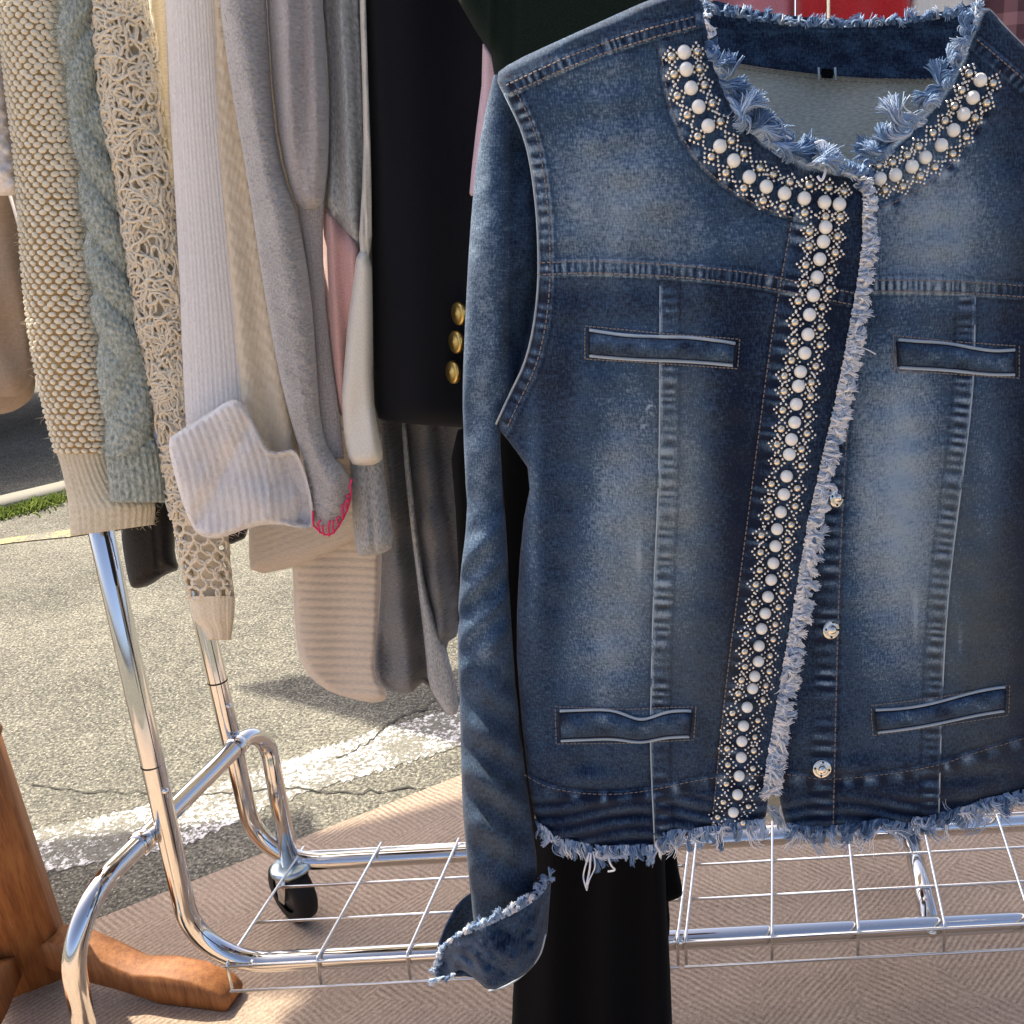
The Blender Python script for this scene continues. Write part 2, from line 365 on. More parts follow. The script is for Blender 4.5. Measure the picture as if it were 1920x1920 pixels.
def fillet(pts, rad, n=10):
    pts = [Vector(p) for p in pts]; out = [pts[0]]
    for i in range(1, len(pts) - 1):
        a, b, c = pts[i - 1], pts[i], pts[i + 1]; u = (a - b).normalized(); v = (c - b).normalized(); ang = u.angle(v)
        r = rad[i - 1] if isinstance(rad, (list, tuple)) else rad
        if ang > 3.1 or r <= 0: out.append(b); continue
        tl = min(r / math.tan(ang / 2), .49 * (a - b).length, .49 * (c - b).length) if len(pts) > 3 else min(r / math.tan(ang / 2), .95 * (a - b).length, .95 * (c - b).length)
        r = tl * math.tan(ang / 2); ctr = b + (u + v).normalized() * (r / math.sin(ang / 2))
        p, q = b + u * tl - ctr, b + v * tl - ctr; w = p.angle(q)
        for k in range(n + 1):
            f = k / n; out.append(ctr + (p * math.sin((1 - f) * w) + q * math.sin(f * w)) / math.sin(w))
    out.append(pts[-1]); return out
def tube(name, pts, r, mat, parent=None, n=20, caps=True, **kw):
    pts = [Vector(p) for p in pts]; V = []; m = len(pts)
    t0 = (pts[1] - pts[0]).normalized(); a = t0.orthogonal().normalized(); pt = t0
    for i in range(m):
        t = ((pts[min(i + 1, m - 1)] - pts[i]).normalized() + (pts[i] - pts[max(i - 1, 0)]).normalized()).normalized()
        a = (pt.rotation_difference(t) @ a); a = (a - t * a.dot(t)).normalized(); b = t.cross(a); pt = t
        for k in range(n): V.append(pts[i] + (a * math.cos(2 * math.pi * k / n) + b * math.sin(2 * math.pi * k / n)) * r)
    i = np.arange(m - 1)[:, None]; j = np.arange(n)[None]; j2 = (j + 1) % n
    F = [np.stack([i * n + j, i * n + j2, (i + 1) * n + j2, (i + 1) * n + j], -1).reshape(-1, 4)]
    if caps: F += [np.arange(n)[None, ::-1], (np.arange(n) + (m - 1) * n)[None]]
    return mk(name, np.array(V), F, mat, parent, **kw)
def lathe(name, prof, centre, axis, mat, parent=None, n=32, **kw):
    """profile of (radius, offset along the axis)"""
    ax = Vector(axis).normalized(); a = ax.orthogonal().normalized(); b = ax.cross(a); c = Vector(centre); V = []
    for r, h in prof:
        for k in range(n): V.append(c + ax * h + (a * math.cos(2 * math.pi * k / n) + b * math.sin(2 * math.pi * k / n)) * r)
    m = len(prof); i = np.arange(m - 1)[:, None]; j = np.arange(n)[None]; j2 = (j + 1) % n
    F = [np.stack([i * n + j, i * n + j2, (i + 1) * n + j2, (i + 1) * n + j], -1).reshape(-1, 4)]
    return mk(name, np.array(V), F, mat, parent, **kw)
def uvsphere(nu=14, nv=9):
    V = []; 
    for i in range(nv + 1):
        p = math.pi * i / nv
        for j in range(nu): V.append((math.sin(p) * math.cos(2 * math.pi * j / nu), math.sin(p) * math.sin(2 * math.pi * j / nu), math.cos(p)))
    i = np.arange(nv)[:, None]; j = np.arange(nu)[None]; j2 = (j + 1) % nu
    return np.array(V), np.stack([i * nu + j, (i + 1) * nu + j, (i + 1) * nu + j2, i * nu + j2], -1).reshape(-1, 4)
def blobs(name, C, rad, mat, parent=None, nu=7, nv=5, axes=None, uv=True, **kw):
    """many small ellipsoids in one mesh; rad (3,) or (n, 3); axes (n, 3, 3) rows are the ellipsoid's axes"""
    bv, bf = uvsphere(nu, nv); C = np.asarray(C); n = len(C); rad = np.broadcast_to(np.asarray(rad, float), (n, 3))
    L = bv[None] * rad[:, None]
    if axes is not None: L = np.einsum('nvi,nij->nvj', L, axes)
    V = (C[:, None] + L).reshape(-1, 3); Q = (np.arange(n)[:, None, None] * len(bv) + bf[None]).reshape(-1, 4)
    return mk(name, V, Q, mat, parent, uv=V[:, [0, 2]] if uv else None, **kw)
def fuzz(name, src, count, length, rad, mat, parent, seed=1, down=.3, **kw):
    me = src.data; n = len(me.vertices); co_ = np.empty(n * 3); no = np.empty(n * 3)
    me.vertices.foreach_get('co', co_); me.vertices.foreach_get('normal', no); co_ = co_.reshape(-1, 3); no = no.reshape(-1, 3)
    r = np.random.default_rng(seed); i = r.integers(0, n, count); p = co_[i] + r.normal(0, .002, (count, 3)); nn = no[i]
    cen = co_.mean(0); nn = np.where(((nn * (co_[i] - cen)).sum(1) < 0)[:, None] & (np.abs(nn[:, 1:2]) < .2), -nn, nn)
    d = nn + r.normal(0, .7, (count, 3)); d[:, 2] -= down; d /= np.linalg.norm(d, axis=1, keepdims=True)
    b = r.normal(0, .6, (count, 3)); ln = length * r.uniform(.4, 1.3, count)[:, None]
    pts = np.stack([p, p + d * ln * .5 + b * ln * .12, p + d * ln + b * ln * .45], 1)
    rr = np.stack([np.full(count, rad), np.full(count, rad * .8), np.full(count, rad * .2)], 1)
    return strands(name, pts, rr, mat, parent, uv=True, kind='stuff', **kw)

# ================================================================== the setting
def ground_sheet(name, pts, z, mat, **kw):
    p = np.asarray(pts, float); V = np.c_[p, np.full(len(p), z)]
    return mk(name, V, [np.arange(len(p))[None]], mat, smooth=False, **kw)
ground_sheet('road', [(-300, -60), (300, -60), (300, 600), (-300, 600)], 0, 'asphalt', kind='structure', label='sunlit old grey asphalt street')
def resample_px(p, n):
    p = np.asarray(p, float); q = np.concatenate([[0], np.cumsum(np.hypot(*np.diff(p, axis=0).T))]); t = np.linspace(0, q[-1], n); return np.stack([np.interp(t, q, p[:, 0]), np.interp(t, q, p[:, 1])], 1)
def gp(*pts): return [tuple(G(x, y)[:2]) for x, y in pts]
m1, m2 = G(209, 1723)[:2], G(864, 1462)[:2]; du = (m2 - m1) / np.linalg.norm(m2 - m1)
a_, b_ = m1 - du * 2.2, m1 + du * 4.5
# carpet: a real edge 8 mm thick
cv = np.array([(*a_, .004), (*b_, .004), (3.6, -2.2, .004), (-3.2, -2.2, .004)])
cv2 = cv.copy(); cv2[:, 2] = .012
mk('carpet', np.concatenate([cv2, cv]), [np.array([[0, 1, 2, 3], [0, 4, 5, 1], [1, 5, 6, 2], [2, 6, 7, 3], [3, 7, 4, 0]])], 'carpet', smooth=False, kind='structure', label='brown ribbed carpet laid over the asphalt')
_up = resample_px([(-60, 1585), (300, 1505), (530, 1430), (690, 1375), (864, 1325), (1300, 1190)], 260); _lo = resample_px([(-60, 1655), (100, 1632), (330, 1590), (560, 1490), (864, 1400), (1300, 1270)], 260)
_up[:, 1] += RNG.normal(0, 3., 260); _lo[:, 1] += RNG.normal(0, 3., 260); _up = G(*_up.T, .0015); _lo = G(*_lo.T, .0015)
_i = np.arange(259); mk('white_line', np.concatenate([_up, _lo]), np.stack([_i, _i + 1, _i + 261, _i + 260], 1), 'paint_white', smooth=False, kind='structure', label='worn white painted line on the asphalt')
ground_sheet('yellow_line', gp((-160, 1030), (35, 1008), (130, 995), (320, 970), (320, 980), (130, 1008), (30, 1018), (-160, 1045)), .004, 'paint_yellow', kind='structure', label='faded yellow painted line on the asphalt')
# cracks in the asphalt
def crack(pts, wpx, seed):
    r = np.random.default_rng(seed); p = sm(pts, 3); nrm = np.gradient(p, axis=0); nrm = np.stack([-nrm[:, 1], nrm[:, 0]], 1); nrm /= np.linalg.norm(nrm, axis=1)[:, None]
    p = p + nrm * r.normal(0, 3, len(p))[:, None]; ww = wpx * r.uniform(.4, 1.3, len(p))[:, None]
    A = np.array([G(*q, .0028) for q in p + nrm * ww]); B = np.array([G(*q, .0028) for q in p - nrm * ww]); n = len(p)
    i = np.arange(n - 1); return np.concatenate([A, B]), np.stack([i, i + 1, i + 1 + n, i + n], 1)
MAT['crack'] = plain('asphalt_crack_shadow', (.05, .046, .036), .95)
for s_, pts_ in enumerate([[(60, 1470), (130, 1480), (260, 1490), (430, 1485), (540, 1475), (640, 1488), (760, 1475), (870, 1470)], [(630, 1420), (690, 1395), (720, 1360), (770, 1335), (860, 1305), (960, 1290)]]):
    V_, F_ = crack(pts_, 1.2, s_); mk('road_crack', V_, F_, 'crack', kind='structure', smooth=False)
# kerb and the strip of grass at its foot
k1, k2 = G(0, 962)[:2], G(130, 930)[:2]; kd = (k2 - k1) / np.linalg.norm(k2 - k1); kn = np.array([-kd[1], kd[0]])
ka, kb = k1 - kd * 6, k1 + kd * 9
def prism(name, quad, z0, z1, mat, parent=None, **kw):
    q = np.asarray(quad, float); n = len(q); V = np.concatenate([np.c_[q, np.full(n, z0)], np.c_[q, np.full(n, z1)]])
    i = np.arange(n); j = (i + 1) % n
    return mk(name, V, [np.stack([i, j, j + n, i + n], 1), np.arange(n)[None, ::-1], (np.arange(n) + n)[None]], mat, parent, smooth=False, **kw)
prism('kerb', [ka, kb, kb + kn * .16, ka + kn * .16], 0, .03, 'concrete', kind='structure', label='pale concrete kerb across the street')
n = 5000; t_ = RNG.uniform(-1.5, 4, n); g0 = k1[None] + kd[None] * t_[:, None] - kn[None] * (np.abs(RNG.normal(0, .055, n))[:, None] + .01)
base = np.c_[g0, np.zeros(n)]; tip = base + np.c_[RNG.normal(0, .02, (n, 2)), RNG.uniform(.015, .045, n)]
strands('grass', np.stack([base, (base + tip) / 2 + RNG.normal(0, .004, (n, 3)), tip], 1), np.broadcast_to(np.array([.004, .003, .001]), (n, 3)), 'grass', uv=True, kind='stuff', label='strip of green grass growing at the foot of the kerb', cat='grass')

# ------------------------------------------------------------------ unseen canopy inferred from the shade, panels cut to wanted shadow outlines
ZC = 2.55
def up(px, py, z=ZC):
    g = G(px, py); return g + SUN * ((z - 0) / SUN[2])
def roof(parent, pts, name='shade_panel'):
    top = np.array([up(*p) for p in pts]); top[:, 2] = ZC; bot = top.copy(); bot[:, 2] -= .012; n_ = len(top)
    i = np.arange(n_); j = (i + 1) % n_
    return mk(name, np.concatenate([top, bot]), [np.arange(n_)[None], np.arange(n_)[None, ::-1] + n_, np.stack([i, j, j + n_, i + n_], 1)], 'canopy', parent, smooth=False)
can = thing('canopy', (0, 0, ZC), 'unseen pale canvas canopy shaped to shade the clothes racks', 'canopy')
roof(can, [(-700, 1680), (100, 1578), (590, 1523), (600, 1580), (864, 1513), (1900, 1270), (3200, 1250), (3400, 1896), (590, 1880), (-700, 1890)])
roof(can, [(596, 1884), (3400, 1902), (3500, 2300), (470, 2300), (540, 1922)])
roof(can, [(440, 1290), (570, 1268), (900, 1255), (1800, 1180), (1800, 1262), (1300, 1420), (864, 1400)])  # unseen panel added for the wedge of shadow on the asphalt

# ================================================================== the clothes rack
rack = thing('clothes_rack', (-.2, 1.39, 0), 'chrome rolling clothes rack with wire mesh bottom shelf on carpet', 'clothes rack')
NR0, FR0 = np.array([-.792, 1.272]), np.array([-.782, 1.508])
ZR, RT, TOP = .128, .0155, 1.66
NR1, FR1 = np.array([1.55, 1.275]), np.array([1.60, 1.515])
def v3(p, z): return (p[0], p[1], z)
tube('upright', fillet([v3(NR0 + [.055, 0], TOP), v3(NR0, ZR), v3(NR1, ZR)], .11, 14), RT, 'chrome', rack, 28)
tube('upright', fillet([v3(FR0, TOP), v3(FR0, ZR), v3(FR1, ZR)], .11, 14), RT, 'chrome', rack, 28)
tube('upright', [v3(NR1, ZR), v3(NR1, TOP)], RT, 'chrome', rack)
tube('upright', [v3(FR1, ZR), v3(FR1, TOP)], RT, 'chrome', rack)
hb = (NR0 + FR0) / 2; hb1 = (NR1 + FR1) / 2
tube('top_rail', [v3(NR0 + [.055, 0], TOP), v3(FR0, TOP)], RT, 'chrome', rack); tube('top_rail', [v3(NR1, TOP), v3(FR1, TOP)], RT, 'chrome', rack)
tube('hanging_bar', [v3(hb + [-.45, 0], TOP + .03), v3(hb1, TOP + .03)], RT, 'chrome', rack)
tube('faceout_arm', fillet([(.13, hb[1], TOP + .03), (.13, .70, TOP + .03), (.13, .66, TOP + .06)], .02), .009, 'chrome', rack)
# arched leg through both uprights
ZA = .375
def arch(nx, fx, y0, y1, xm0, xm1):
    pts = fillet([(nx, y0, .105), (nx + .02, y0 + .03, ZA), (xm1, y1 - .05, ZA), (fx, y1, .115)], [.10, .06], 14)
    return tube('arched_leg', pts, RT * .96, 'chrome', rack, 28)
tube('arched_leg', fillet([(-.868, 1.095, .105), (-.842, 1.10, ZA), (-.748, 1.565, ZA + .012), (-.722, 1.495, .135)], [.105, .052], 16), RT * .96, 'chrome', rack, 28)
arch(1.60, 1.63, 1.10, 1.60, 1.6, 1.62)
for ux, uy in ((NR0[0], NR0[1]), (FR0[0], FR0[1])):
    lathe('weld_collar', [(RT * .99, -.010), (RT * 1.16, -.007), (RT * 1.16, .007), (RT * .99, .010)], (-.842 + .094 * ((uy - .022 - 1.10) / .465), uy - .022, ZA + .012 * ((uy - 1.122) / .465)), (.094, .465, .012), 'chrome', rack)
    lx = .055 * (.48 - ZR) / (TOP - ZR) if uy < 1.4 else 0.
    lathe('joint_ring', [(RT * 1.003, -.0015), (RT * 1.03, -.0008), (RT * 1.03, .0008), (RT * 1.003, .0015)], (ux + lx, uy, .495 if uy < 1.4 else .498), (0, 0, 1), 'rubber', rack)
    lathe('spring_button', [(.0045, 0), (.0045, .004), (.003, .0065), (0, .007)], (ux + lx + RT * .8, uy - RT * .55, .455), (.8, -.55, 0), 'wire', rack, 12)
# casters
def caster(c, yaw):
    x, y = c; a = Vector((math.cos(yaw), math.sin(yaw), 0)); d = Vector((-a.y, a.x, 0))
    cp = lathe('caster', [(0, .136), (.030, .136), (.035, .132), (.035, .127), (.024, .124), (.024, .116), (0, .116)], (x, y, 0), (0, 0, 1), 'zinc', rack, 28)
    o = Vector((x, y, .072)) + d * .014
    lathe('tyre', [(.034, -.018), (.050, -.0185), (.0575, -.014), (.060, 0), (.0575, .014), (.050, .0185), (.034, .018)], o, a, 'rubber', cp, 40)
    lathe('wheel_hub', [(0, -.014), (.010, -.020), (.014, -.014), (.035, -.012), (.035, .012), (.014, .014), (.010, .020), (0, .014)], o, a, 'caster_grey', cp, 30)
    for s in (-1, 1):
        q = o + a * s * .023; pts = [Vector((x, y, .122)) + a * s * .023 - d * .016, Vector((x, y, .122)) + a * s * .023 + d * .018, q + d * .010 - Vector((0, 0, .012)), q - d * .010 - Vector((0, 0, .012))]
        V = [p + a * e for e in (-.0012, .0012) for p in pts]
        mk('fork', np.array(V), [np.array([[0, 1, 2, 3], [7, 6, 5, 4], [0, 4, 5, 1], [1, 5, 6, 2], [2, 6, 7, 3], [3, 7, 4, 0]])], 'wire', cp, smooth=False)
caster((-.722, 1.495), .85); caster((-.868, 1.095), .3); caster((1.63, 1.60), .2); caster((1.60, 1.10), .1)
# wire mesh shelf: cross wires hook over the near rail to a lower lip wire
def railn(x): return NR0 + (NR1 - NR0) * ((x - NR0[0]) / (NR1[0] - NR0[0]))
def railf(x): return FR0 + (FR1 - FR0) * ((x - FR0[0]) / (FR1[0] - FR0[0]))
ZW = ZR + RT + .003; RW = .0025
def shelf(xs, x0, x1):
    dx = .028
    for x in xs:
        a, b = railn(x), railf(x + dx)
        p = [(b[0], b[1] + .022, ZW - .004), (b[0], b[1] + .018, ZW), (a[0], a[1] - .020, ZW), (a[0] - .001, a[1] - .021, ZW - .048)]
        tube('cross_wire', fillet(p, [.004, .006], 5), RW, 'wire', rack, 8)
    for f, z in ((-.085, ZW), (.31, ZW), (.66, ZW), (1.075, ZW - .006), (-.088, ZW - .048)):
        A, B = railn(x0), railf(x0 + dx); C, D_ = railn(x1), railf(x1 + dx)
        p, q = A + (B - A) * f, C + (D_ - C) * f
        tube('long_wire', [(p[0], p[1], z - 2 * RW), (q[0], q[1], z - 2 * RW)], RW, 'wire', rack, 8)
sx = [-.735 + .1385 * i for i in range(6)]
shelf(sx, -.737, -.040)
sx2 = [-.030 + .133 * i for i in range(12)]
shelf(sx2, -.032, 1.435)
a, b = railn(.355), railf(.372); tube('cross_tube', [(a[0], a[1], ZR - .004), (b[0], b[1], ZR - .004)], RT * .95, 'chrome', rack)
lathe('bolt', [(.0065, 0), (.0065, .002), (.004, .0035), (0, .004)], (.352, railn(.35)[1] - RT, ZR), (0, -1, .1), 'nickel', rack, 14)
for x in (-.70, ): 
    for f in (railn, railf): lathe('bolt', [(.004, 0), (.004, .002), (0, .003)], (x, f(x)[1] - RT * .75, ZR + RT * .7), (0, -.75, .7), 'wire', rack, 12)

# ================================================================== wooden pedestal stand
st = thing('wooden_stand', (-1.16, 1.42, .012), 'turned brown wooden pedestal stand with curved feet beside the rack', 'stand')
SP = np.array([-1.148, 1.39])
def block(name, cxy, hw, z0, z1, ch, mat, parent, taper=1., rot=0.):
    V = []; 
    for z, s in ((z0, 1), (z1 - ch, taper), (z1, taper * .86)):
        h = hw * s; c = ch * s
        for x, y in ((-h + c, -h), (h - c, -h), (h, -h + c), (h, h - c), (h - c, h), (-h + c, h), (-h, h - c), (-h, -h + c)):
            V.append((cxy[0] + x * math.cos(rot) - y * math.sin(rot), cxy[1] + x * math.sin(rot) + y * math.cos(rot), z))
    i = np.arange(2)[:, None]; j = np.arange(8)[None]; j2 = (j + 1) % 8
    F = [np.stack([i * 8 + j, i * 8 + j2, (i + 1) * 8 + j2, (i + 1) * 8 + j], -1).reshape(-1, 4), np.arange(8)[None, ::-1], np.arange(8)[None] + 16]
    return mk(name, np.array(V), F, mat, parent, smooth=False)
block('post_block', SP, .058, .030, .470, .013, 'wood', st, .97, .52)
lathe('turned_post', [(r_ * 1.32, z_ + .138) for r_, z_ in [(.0, .33), (.046, .332), (.050, .340), (.045, .352), (.030, .358), (.028, .366), (.038, .374), (.042, .386), (.036, .398), (.026, .41), (.024, .44), (.034, .50), (.038, .6), (.032, .7), (.026, .8), (.03, .82), (0, .83)]], (SP[0], SP[1], 0), (0, 0, 1), 'wood', st)
prof = [(.0, .012 + .062), (.0, .115), (.022, .128), (.055, .123), (.10, .10), (.15, .074), (.20, .078), (.25, .072), (.292, .048), (.300, .030), (.295, .012), (.19, .012), (.165, .020), (.11, .036), (.05, .05)]
def foot(yaw):
    p = np.array(prof); d = np.array([math.cos(yaw), math.sin(yaw)]); nn = np.array([-d[1], d[0]]); o0 = SP + d * .052
    n_ = len(p); V = []
    for s in (-1, -.8, .8, 1):
        q = p.copy()
        if abs(s) == 1: cen = p.mean(0); q = p + (cen - p) / np.linalg.norm(cen - p, axis=1)[:, None] * .004
        q[:, 1] = .012 + (q[:, 1] - .012) * .9; q[:, 1] = np.maximum(q[:, 1], .0122)
        for r_, z in q: V.append((*(o0 + d * r_ * 1.12 + nn * s * .024), z))
    F = []; i = np.arange(n_); j = (i + 1) % n_
    for k in range(3): F.append(np.stack([k * n_ + i, k * n_ + j, (k + 1) * n_ + j, (k + 1) * n_ + i], 1))
    F += [np.arange(n_)[None, ::-1], (np.arange(n_) + 3 * n_)[None]]
    o = mk('foot', np.array(V), F, 'wood', st, smooth=False)
for yw in (-.20, -1.5, 2.35): foot(yw)

# ================================================================== the garments on the rack
GRP = None
def hang(name, x, label, cat='sweater'): return thing(name, (x, 1.39, TOP + .03), label, cat, GRP)
def slab(parent, xc, z0, mat, y0=1.22, y1=1.62, t=.03, seed=0, z1=1.55, name='body'):
    """the garment's body seen edge on behind its sleeve: a thin soft slab running back along the hanger"""
    ny, nz, = 14, 20; V = []; 
    yy = np.linspace(0, 1, ny); zz = np.linspace(0, 1, nz)
    for s in (-1, 1):
        for z in zz:
            for y in yy:
                k = math.sqrt(max(0, 1 - (2 * y - 1) ** 4)) * (1 if z < .9 else math.sqrt(max(0., 1 - ((z - .9) / .1) ** 2)))
                sh = 1 if z < .85 else 1 - .35 * (z - .85) / .15
                V.append((xc + s * t * k + .01 * math.sin(7 * y + seed + 3 * z), (y0 + y1) / 2 + (y - .5) * (y1 - y0) * sh, z0 + (z1 - z0) * z))
    i = np.arange(nz - 1)[:, None]; j = np.arange(ny - 1)[None]; Q = np.stack([i * ny + j, i * ny + j + 1, (i + 1) * ny + j + 1, (i + 1) * ny + j], -1).reshape(-1, 4)
    V = np.array(V)
    hk = (xc, 1.39, TOP + .03)
    o = mk(name, V, [Q, Q[:, ::-1] + ny * nz], mat, parent, uv=V[:, [1, 2]])
    tube('hanger_hook', fillet([(xc, 1.39, z1 - .03), (xc, 1.39, TOP + .01), (xc, 1.37, TOP + .03), (xc, 1.39, TOP + .055), (xc, 1.415, TOP + .035)], .012, 5), .0022, 'wire', parent, 8)
    return o
def rib(nr, amp, sh=.0):
    return lambda z, th, y: amp * np.abs(np.sin(nr * .5 * th + sh)) - amp * .5
xw = lambda px, py, D: float(P(px, py, D)[0])

# --- white boucle garment and beige garments at the end of the rack
t = hang('white_boucle_top', xw(-60, 200, 1.2), 'fluffy white garment sleeve end at the end of the rack', 'top')
o = pillow('sleeve', [(-150, -120), (-30, -100), (5, 60), (22, 240), (38, 320), (41, 362), (10, 369), (-150, 360)], 1.20, .035, 'white_fluff', t, step=5, fold=lambda x, y: .004 * wob(x, y, 26, 3))
fuzz('fuzz', o, 1500, .006, .0003, 'white_fluff', t); slab(t, xw(-60, 200, 1.2), 1.2, 'white_fluff', seed=1)
t = hang('beige_linen_dress', xw(-80, 500, 1.3), 'beige cloth garment with a straight hem hanging beside the textured cream sweater', 'dress')
pillow('body', [(-190, 200), (20, 300), (45, 480), (58, 600), (68, 742), (-30, 746), (-190, 742)], 1.30, .03, 'beige_linen', t, fold=lambda x, y: .006 * wob(x, y * .25, 60, 4))
pillow('under_layer', [(-190, 600), (60, 640), (70, 735), (45, 762), (5, 780), (-190, 785)], 1.34, .015, 'beige_linen', t)
slab(t, xw(-80, 500, 1.3), 1.1, 'beige_linen', seed=2, y0=1.34)

# --- basketweave cream sweater
D0 = 1.17
t = hang('basketweave_sweater', xw(90, 0, D0), 'cream and tan basketweave knit sweater with ribbed cuff')
L = [(-12, -160), (0, 0), (12, 150), (35, 320), (42, 480), (58, 640), (88, 780), (108, 850)]
R = [(105, -160), (120, 0), (135, 130), (150, 280), (162, 400), (180, 560), (200, 720), (212, 860)]
slv = vtube('sleeve', L, R, D0, 'basket_base', t, .62, 6, 44, hollow=False)
Ls, Rs = sm(L), sm(R); C_, A_, RA_ = [], [], []
row = 0
for y in np.arange(-120, 846, 10.6):
    row += 1; xl, xr = ip(Ls, y), ip(Rs, y); cx, hw = (xl + xr) / 2, (xr - xl) / 2
    nn = 20
    for k in range(nn):
        th = 2 * math.pi * (k + .5 * (row % 2)) / nn
        if math.sin(th) < -.35: continue
        mpp = D0 / FPX * 1.08; C_.append(P(cx + (hw + 1.0) * math.cos(th), y + random.uniform(-1.5, 1.5), D0 - (hw * mpp * .62 + .001) * math.sin(th)))
        nrm = np.array([math.cos(th) * .62, -math.sin(th), 0]); nrm /= np.linalg.norm(nrm); tan = np.array([-nrm[1], nrm[0], 0])
        tw = random.uniform(-.35, .35); u = tan * math.cos(tw) + np.array([0, 0, 1]) * math.sin(tw); v = np.cross(nrm, u)
        A_.append(np.stack([u, v, nrm])); RA_.append((.0047 * random.uniform(.85, 1.15), .0034 * random.uniform(.85, 1.1), .0026))
blobs('knit_nub', C_, np.array(RA_), 'basket_nub', t, 8, 6, np.array(A_), kind='stuff')
cf = vtube('cuff', [(104, 838), (118, 880), (130, 940), (134, 1008)], [(214, 838), (222, 880), (260, 935), (292, 952), (288, 990)], D0, 'cream_rib', t, .5, 5, 120, disp=rib(34, .0028), ys=1003, tilt=lambda x, y: np.clip((y - 900) / 100, 0, 1) * (-.14) * (x - 150))
fuzz('fuzz', slv, 2200, .008, .00025, 'basket_nub', t); fuzz('fuzz', cf, 700, .006, .00022, 'cream_rib', t)
slab(t, xw(80, 0, D0), 1.02, 'basket_base', seed=3)

# --- sage cable sweater
D1 = 1.135
t = hang('sage_cable_sweater', xw(170, 0, D1), 'sage green cable knit wool sweater with ribbed cuff')
L = [(100, -160), (108, 0), (112, 90), (130, 190), (135, 260), (150, 330), (160, 470), (172, 560), (184, 660), (190, 760), (200, 855)]
R = [(172, -160), (182, 0), (186, 120), (208, 240), (222, 330), (238, 450), (255, 560), (276, 680), (285, 760), (300, 860)]
def cable(z, th, y):
    xf = np.cos(th); yy = (y + 18 * np.sin(y * .013)) / 118.
    ph = yy - .42 * xf + .10 * np.sin(y * .021)
    lump = np.abs(np.sin(math.pi * ph)) ** .85
    second = np.abs(np.sin(math.pi * (yy * .93 + .46 * xf + .3))) ** .9
    m = np.clip(1.2 * np.sin(y * .0085 + .8), 0, 1)
    fine = np.sin(th * 30 + 9 * np.sin(y * .45)) * .0006
    return .0075 * ((1 - m) * lump + m * second) - .005 + fine + .0012 * wob(xf * 45, y, 16, 77)
o = vtube('sleeve', L, R, D1, 'sage', t, .7, 3, 110, disp=cable, hollow=False)
fuzz('fuzz', o, 9000, .0065, .00028, 'sage', t, down=.7)
c2 = vtube('cuff', [(198, 838), (205, 900), (210, 945)], [(299, 838), (310, 900), (312, 940)], D1, 'sage', t, .55, 4, 130, disp=rib(24, .0032), ys=942)
fuzz('fuzz', c2, 900, .006, .00024, 'sage', t); slab(t, xw(150, 0, D1), 1.05, 'sage', seed=4)

# --- crochet sweater: yarn loops over an open net
D2 = 1.125
t = hang('crochet_sweater', xw(250, 0, D2), 'cream open crochet sweater with long lacy sleeve')
L = [(168, -160), (178, 0), (190, 180), (215, 300), (232, 420), (250, 520), (262, 620), (285, 720), (300, 800), (312, 880), (322, 960), (340, 1050), (356, 1130)]
R = [(255, -160), (268, 0), (288, 80), (300, 250), (318, 340), (330, 430), (342, 530), (346, 620), (350, 700), (352, 800), (370, 900), (425, 985), (430, 1060), (438, 1140)]
Ls, Rs = sm(L), sm(R); r_ = np.random.default_rng(11)
def tubepos(y, th, D, ratio, Ls, Rs, off=0.):
    xl, xr = ip(Ls, y), ip(Rs, y); cx, hw = (xl + xr) / 2, (xr - xl) / 2; mpp = D / FPX * 1.08
    return P(cx + (hw + off / mpp) * np.cos(th), y, D - (hw * mpp * ratio + off) * np.sin(th))
def loop(n, K, ylo, yhi, rlo, rhi, off):
    y = r_.uniform(ylo, yhi, n)[:, None]; th = r_.uniform(-.3, math.pi + .3, n)[:, None]; a = r_.uniform(rlo, rhi, n)[:, None]; e = r_.uniform(.45, 1.3, n)[:, None]
    ph = r_.uniform(0, 6.28, n)[:, None]; s = np.linspace(0, 2 * math.pi, K, endpoint=False)[None]
    wv = 1 + .28 * np.sin(3 * s + ph)
    hwp = ((ip(Rs, y) - ip(Ls, y)) / 2)
    yy = y + a * wv * np.sin(s); tt = th + a * e * wv * np.cos(s) / np.maximum(hwp, 30)
    return tubepos(yy, tt, D2, .55, Ls, Rs, off + .0018 * np.sin(2 * s + ph))
o = vtube('sleeve', L, R, D2, 'crochet', t, .5, 8, 28, hollow=False, ys=1120, disp=lambda z, th, y: -.005 - .006 * (y > 960) + 0 * th)
ylo, yhi = -150, 1128
pts = np.concatenate([loop(360, 18, ylo, 985, 8, 15, .001), loop(260, 18, ylo, 985, 13, 24, .0035)])
strands('yarn_loop', pts, .00155, 'crochet', t, 5, True, uv=True, kind='stuff')
# the open lower stretch: rows of rings with real holes
rg = []
for a, yy0 in enumerate(np.arange(975, 1125, 17.)):
    for b in range(9):
        th0_ = (b + .5 * (a % 2)) * 2 * math.pi / 9 + .2 + r_.normal(0, .07); sA = np.linspace(0, 2 * math.pi, 18, endpoint=False); rad_ = r_.uniform(10.5, 13.5)
        hw_ = (ip(Rs, yy0) - ip(Ls, yy0)) / 2
        rg.append(tubepos(yy0 + r_.normal(0, 1.5) + rad_ * np.sin(sA) * (1 + .12 * np.sin(3 * sA + a)), th0_ + rad_ * 1.25 * np.cos(sA) / hw_, D2, .55, Ls, Rs, .0012 * np.sin(2 * sA + b)))
strands('yarn_loop', np.array(rg), .0017, 'crochet', t, 6, True, uv=True, kind='stuff')
